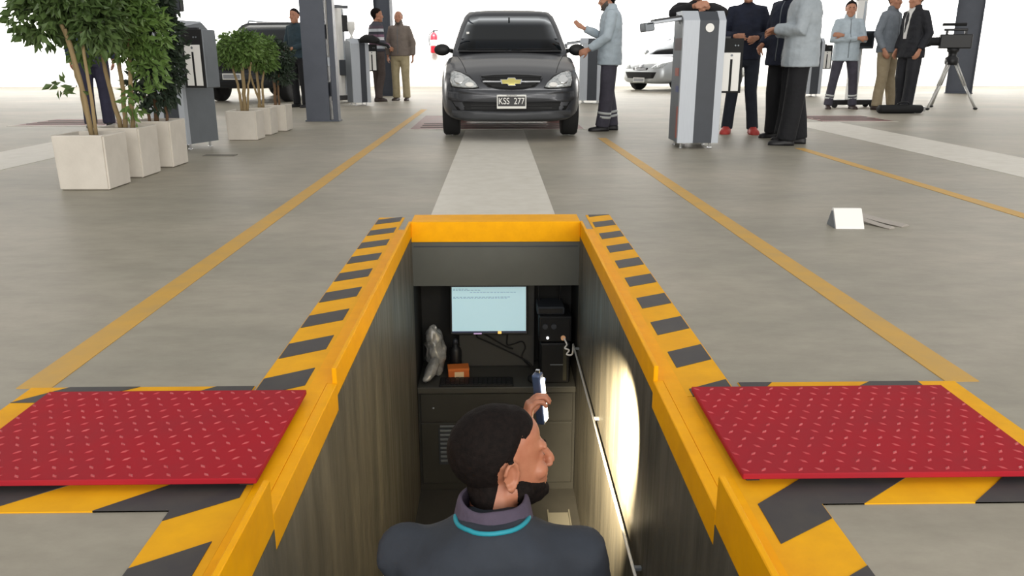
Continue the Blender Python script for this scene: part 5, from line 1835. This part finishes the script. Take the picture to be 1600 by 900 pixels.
person('person in long dark navy coat and black trousers left of the grey-jacketed person', (3.27, 9.32, 0), 120, 1.80,
       dict(elL=(-0.26, -0.02, 1.14), wrL=(-0.22, 0.16, 0.96), elR=(0.26, -0.02, 1.14), wrR=(0.20, 0.18, 1.0), ankL=(-0.12, 0.08, 0.09), ankR=(0.12, -0.03, 0.09)), NAVY, BLKC, SHB, hair=HAIRG, topname='coat', hem=0.80, loose=1.14, leg=1.3, girth=1.08)
t, j, tp = person('person in pale grey padded jacket and black trousers nearest the right yellow line', (3.19, 8.66, 0), 70, 1.79,
       dict(elL=(-0.26, 0.02, 1.14), wrL=(-0.10, 0.27, 1.16), elR=(0.26, 0.02, 1.13), wrR=(0.10, 0.27, 1.13), ankL=(-0.11, 0.06, 0.09), ankR=(0.13, -0.06, 0.09)), fabric('pale_grey_jacket', '#abb4bb', '#99a2a9', rough=0.6), BLKC, SHB, hair=HAIRG, hem=0.80, loose=1.24, leg=1.42, girth=1.08,
       palms={'L': (V((0.5, 0, -0.8)), V((0.8, 0.6, 0))), 'R': (V((-0.5, 0, -0.8)), V((-0.8, 0.6, 0)))})
t, j, tp = person('inspector standing with arms crossed in grey-blue jacket by the headlight tester', (6.19, 14.64, 0), 172, 1.84,
       dict(elL=(-0.255, 0.06, 1.13), wrL=(0.13, 0.165, 1.20), elR=(0.255, 0.06, 1.13), wrR=(-0.13, 0.205, 1.15), ankL=(-0.20, -0.02, 0.09), ankR=(0.20, -0.02, 0.09), kneeL=(-0.155, 0.02, 0.5), kneeR=(0.155, 0.02, 0.5)),
       JACK, PANT, SHBR, hair=HAIRB, hem=0.80, loose=1.14, leg=1.05, look=(-8, -3), palms={'L': (V((0, -1, 0)), V((1, 0.1, 0.1))), 'R': (V((0, -1, 0)), V((-1, 0.1, 0)))})
reflective(t, j, 0.98)
person('person in grey jacket and beige trousers half behind the black-suited person', (6.83, 14.42, 0), -145, 1.98,
       dict(elL=(-0.25, -0.03, 1.13), wrL=(-0.22, 0.12, 0.92), elR=(0.27, -0.04, 1.13), wrR=(0.25, 0.08, 0.9), ankL=(-0.08, 0.12, 0.09), ankR=(0.12, -0.02, 0.09)), fabric('slate_jacket', '#7f8790', '#6e767f'), BEIG, SHBR, hair=HAIRB, hem=0.86, loose=1.06, leg=1.12, look=(-20, 0))
t, j, tp = person('person in black suit with white shirt beside the beige-trousered person', (6.93, 13.80, 0), 104, 1.96,
       dict(elL=(-0.26, -0.05, 1.13), wrL=(-0.24, 0.06, 0.90), elR=(0.26, -0.05, 1.13), wrR=(0.24, 0.06, 0.90), ankL=(-0.08, 0.02, 0.09), ankR=(0.10, -0.04, 0.09)), SUITM, SUITM, SHB, hair=HAIRG, topname='suit_jacket', hem=0.80, loose=1.10, leg=1.25)
bm = NB()
pr = [(-0.05, 1.50, 0.080), (0.05, 1.50, 0.080), (0.05, 1.32, 0.137), (0.025, 1.06, 0.143), (-0.025, 1.06, 0.143), (-0.05, 1.32, 0.137)]
fr_ = [bm.verts.new((x, y + 0.006, z)) for x, z, y in pr]
bk_ = [bm.verts.new((x, y - 0.03, z)) for x, z, y in pr]
bm.faces.new(fr_); bm.faces.new(bk_[::-1])
for i in range(6):
    bm.faces.new((fr_[i], fr_[(i + 1) % 6], bk_[(i + 1) % 6], bk_[i]))
finish('shirt_front', bm, SHC, t)
person('person in dark navy work clothes behind the trees of the large planters', (-5.25, 10.9, 0), 25, 1.74, None, fabric('work_blue_shirt', '#2c3a50', '#243044'), fabric('work_trousers', '#35344a', '#2b2a3c'), SHB, hair=HAIRB, topname='shirt', hem=0.9, leg=1.15)
person('distant person in blue jeans at the far left edge near the white wall', (-12.75, 19.6, 0), 120, 1.76, dict(ankL=(-0.1, 0.2, 0.09), ankR=(0.1, -0.2, 0.09), kneeL=(-0.1, 0.14, 0.5), kneeR=(0.1, -0.03, 0.5)), fabric('grey_shirt', '#6d7077', '#5f6269'), JEAN, SHB, hair=HAIRB, topname='shirt', hem=0.88)
# driver of the dark grey car
person('driver sitting at the wheel inside the dark grey car', (0.168 + 0.34, 9.05 + 1.98, -0.46), 180, 1.72,
       dict(hipL=(-0.095, 0.0, 1.02), hipR=(0.095, 0.0, 1.02), kneeL=(-0.13, 0.36, 1.06), kneeR=(0.13, 0.36, 1.06), ankL=(-0.12, 0.48, 0.86), ankR=(0.12, 0.48, 0.86),
            shL=(-0.185, -0.04, 1.45), shR=(0.185, -0.04, 1.45), elL=(-0.24, 0.12, 1.25), elR=(0.24, 0.12, 1.25), wrL=(-0.15, 0.32, 1.36), wrR=(0.15, 0.32, 1.36), head=(0, 0.0, 1.67)),
       BLKC, BLKC, SHB, hair=HAIRB, topname='sweater', hem=0.95)

# ------------------------------------------------------------------ the person standing in the pit
PJACK = fabric('slate_blue_overall', '#2f3641', '#282e37', rough=0.8, bump=0.25, bs=14)
UNDER = fabric('mauve_collar_cloth', '#544a5c', '#463e4e')
BX, BY, BZ = -0.015, 1.47, PZ
S = 1.79 / 1.75
hx, hy, hz = (0.008 - BX) / S, (1.535 - BY) / S, (0.098 - BZ) / S
t, j, tp = person('bearded dark-haired person standing in the pit, seen from behind, head turned right', (BX, BY, BZ), 0, 1.79,
       dict(hipL=(-0.095, 0, 0.90), hipR=(0.095, 0, 0.90), shL=(-0.176, -0.03, 1.495), shR=(0.176, -0.03, 1.495), elR=(0.225, 0.03, 1.18), wrR=(0.16, 0.24, 1.06), elL=(-0.04, 0.31, 1.24), wrL=(0.088, 0.62, 1.43),
            head=(hx, hy, hz)), PJACK, PJACK, SHB, skin=SKIN2, hair=HAIRB, hem=0.86, vox=0.0042, look=(-71, 6), beard=HAIRB, det=2, loose=1.02,
       palms={'L': (V((0.95, 0.1, 0.1)), V((0.15, 0.25, 0.95)))}, curls={'L': 50}, topname='overall')
PIT_T, PIT_J = t, j
# teal piping and mauve under-collar
cz = 1.583
bm = NB()
rings = []
for dz, r in ((0.020, 0.060), (0.016, 0.066), (0.000, 0.070), (-0.035, 0.079), (-0.035, 0.07)):
    rings.append(ering((0.004, 0.006 + 0.10 * dz, cz + dz), r * 1.06, r, 28, 2.0))
loft(bm, rings, cap=False)
me = evaluate(bm, [('SOLIDIFY', dict(thickness=0.006, offset=0)), ('SUBSURF', dict(levels=1, render_levels=1))])
for vtx in me.vertices:
    vtx.co.z += noise.noise(vtx.co * 20) * 0.008
link('under_collar', me, UNDER, t, True)
bm = NB()
_b = bmesh.new(); _b.from_mesh(tp.data); _bv = BVHTree.FromBMesh(_b); _b.free()
pts = []
for k in range(178, 364, 8):
    x, y = 0.002 + 0.074 * math.cos(R(k)), -0.014 + 0.078 * math.sin(R(k))
    h_ = _bv.ray_cast(V((x, y, 2.5)), V((0, 0, -1)))
    pts.append(V((x, y, h_[0].z + 0.001)))
tube(bm, pts, 0.0048, 8, True)
finish('teal_piping', bm, mat('teal_piping', '#2292a4', 0.6), t, True)

# the inspection lamp in his right hand
lp = thing('inspection_lamp', 'bar-shaped inspection lamp held up by the person in the pit', 'lamp', (0.128, 2.20, -0.065), 0)
lp.rotation_euler = (R(6), R(-4), R(-25))
B('housing', -0.016, 0.010, -0.016, 0.016, -0.08, 0.085, mat('lamp_blue_metal', '#4a5a78', 0.35, metal=0.5), lp, 0.005, None, 2)
B('light_bar', 0.010, 0.015, -0.011, 0.011, -0.07, 0.07, mat('lamp_light', '#ffffff', 0.3, emit='#fff4e0', estr=6.0), lp, 0.002)
B('hook', -0.006, 0.006, -0.004, 0.004, 0.085, 0.098, CHROME, lp, 0.001)
sp = bpy.data.lights.new('inspection_beam', 'SPOT')
sp.energy = 1500
sp.color = (1.0, 0.82, 0.54)
sp.spot_size = R(60)
sp.spot_blend = 1.0
sp.shadow_soft_size = 0.012
so = bpy.data.objects.new('inspection_beam', sp)
COL.objects.link(so)
src = V((0.160, 2.215, -0.065))
dst = V((PR, 2.66, -0.44))
so.location = src
so.rotation_euler = (dst - src).to_track_quat('-Z', 'Y').to_euler()
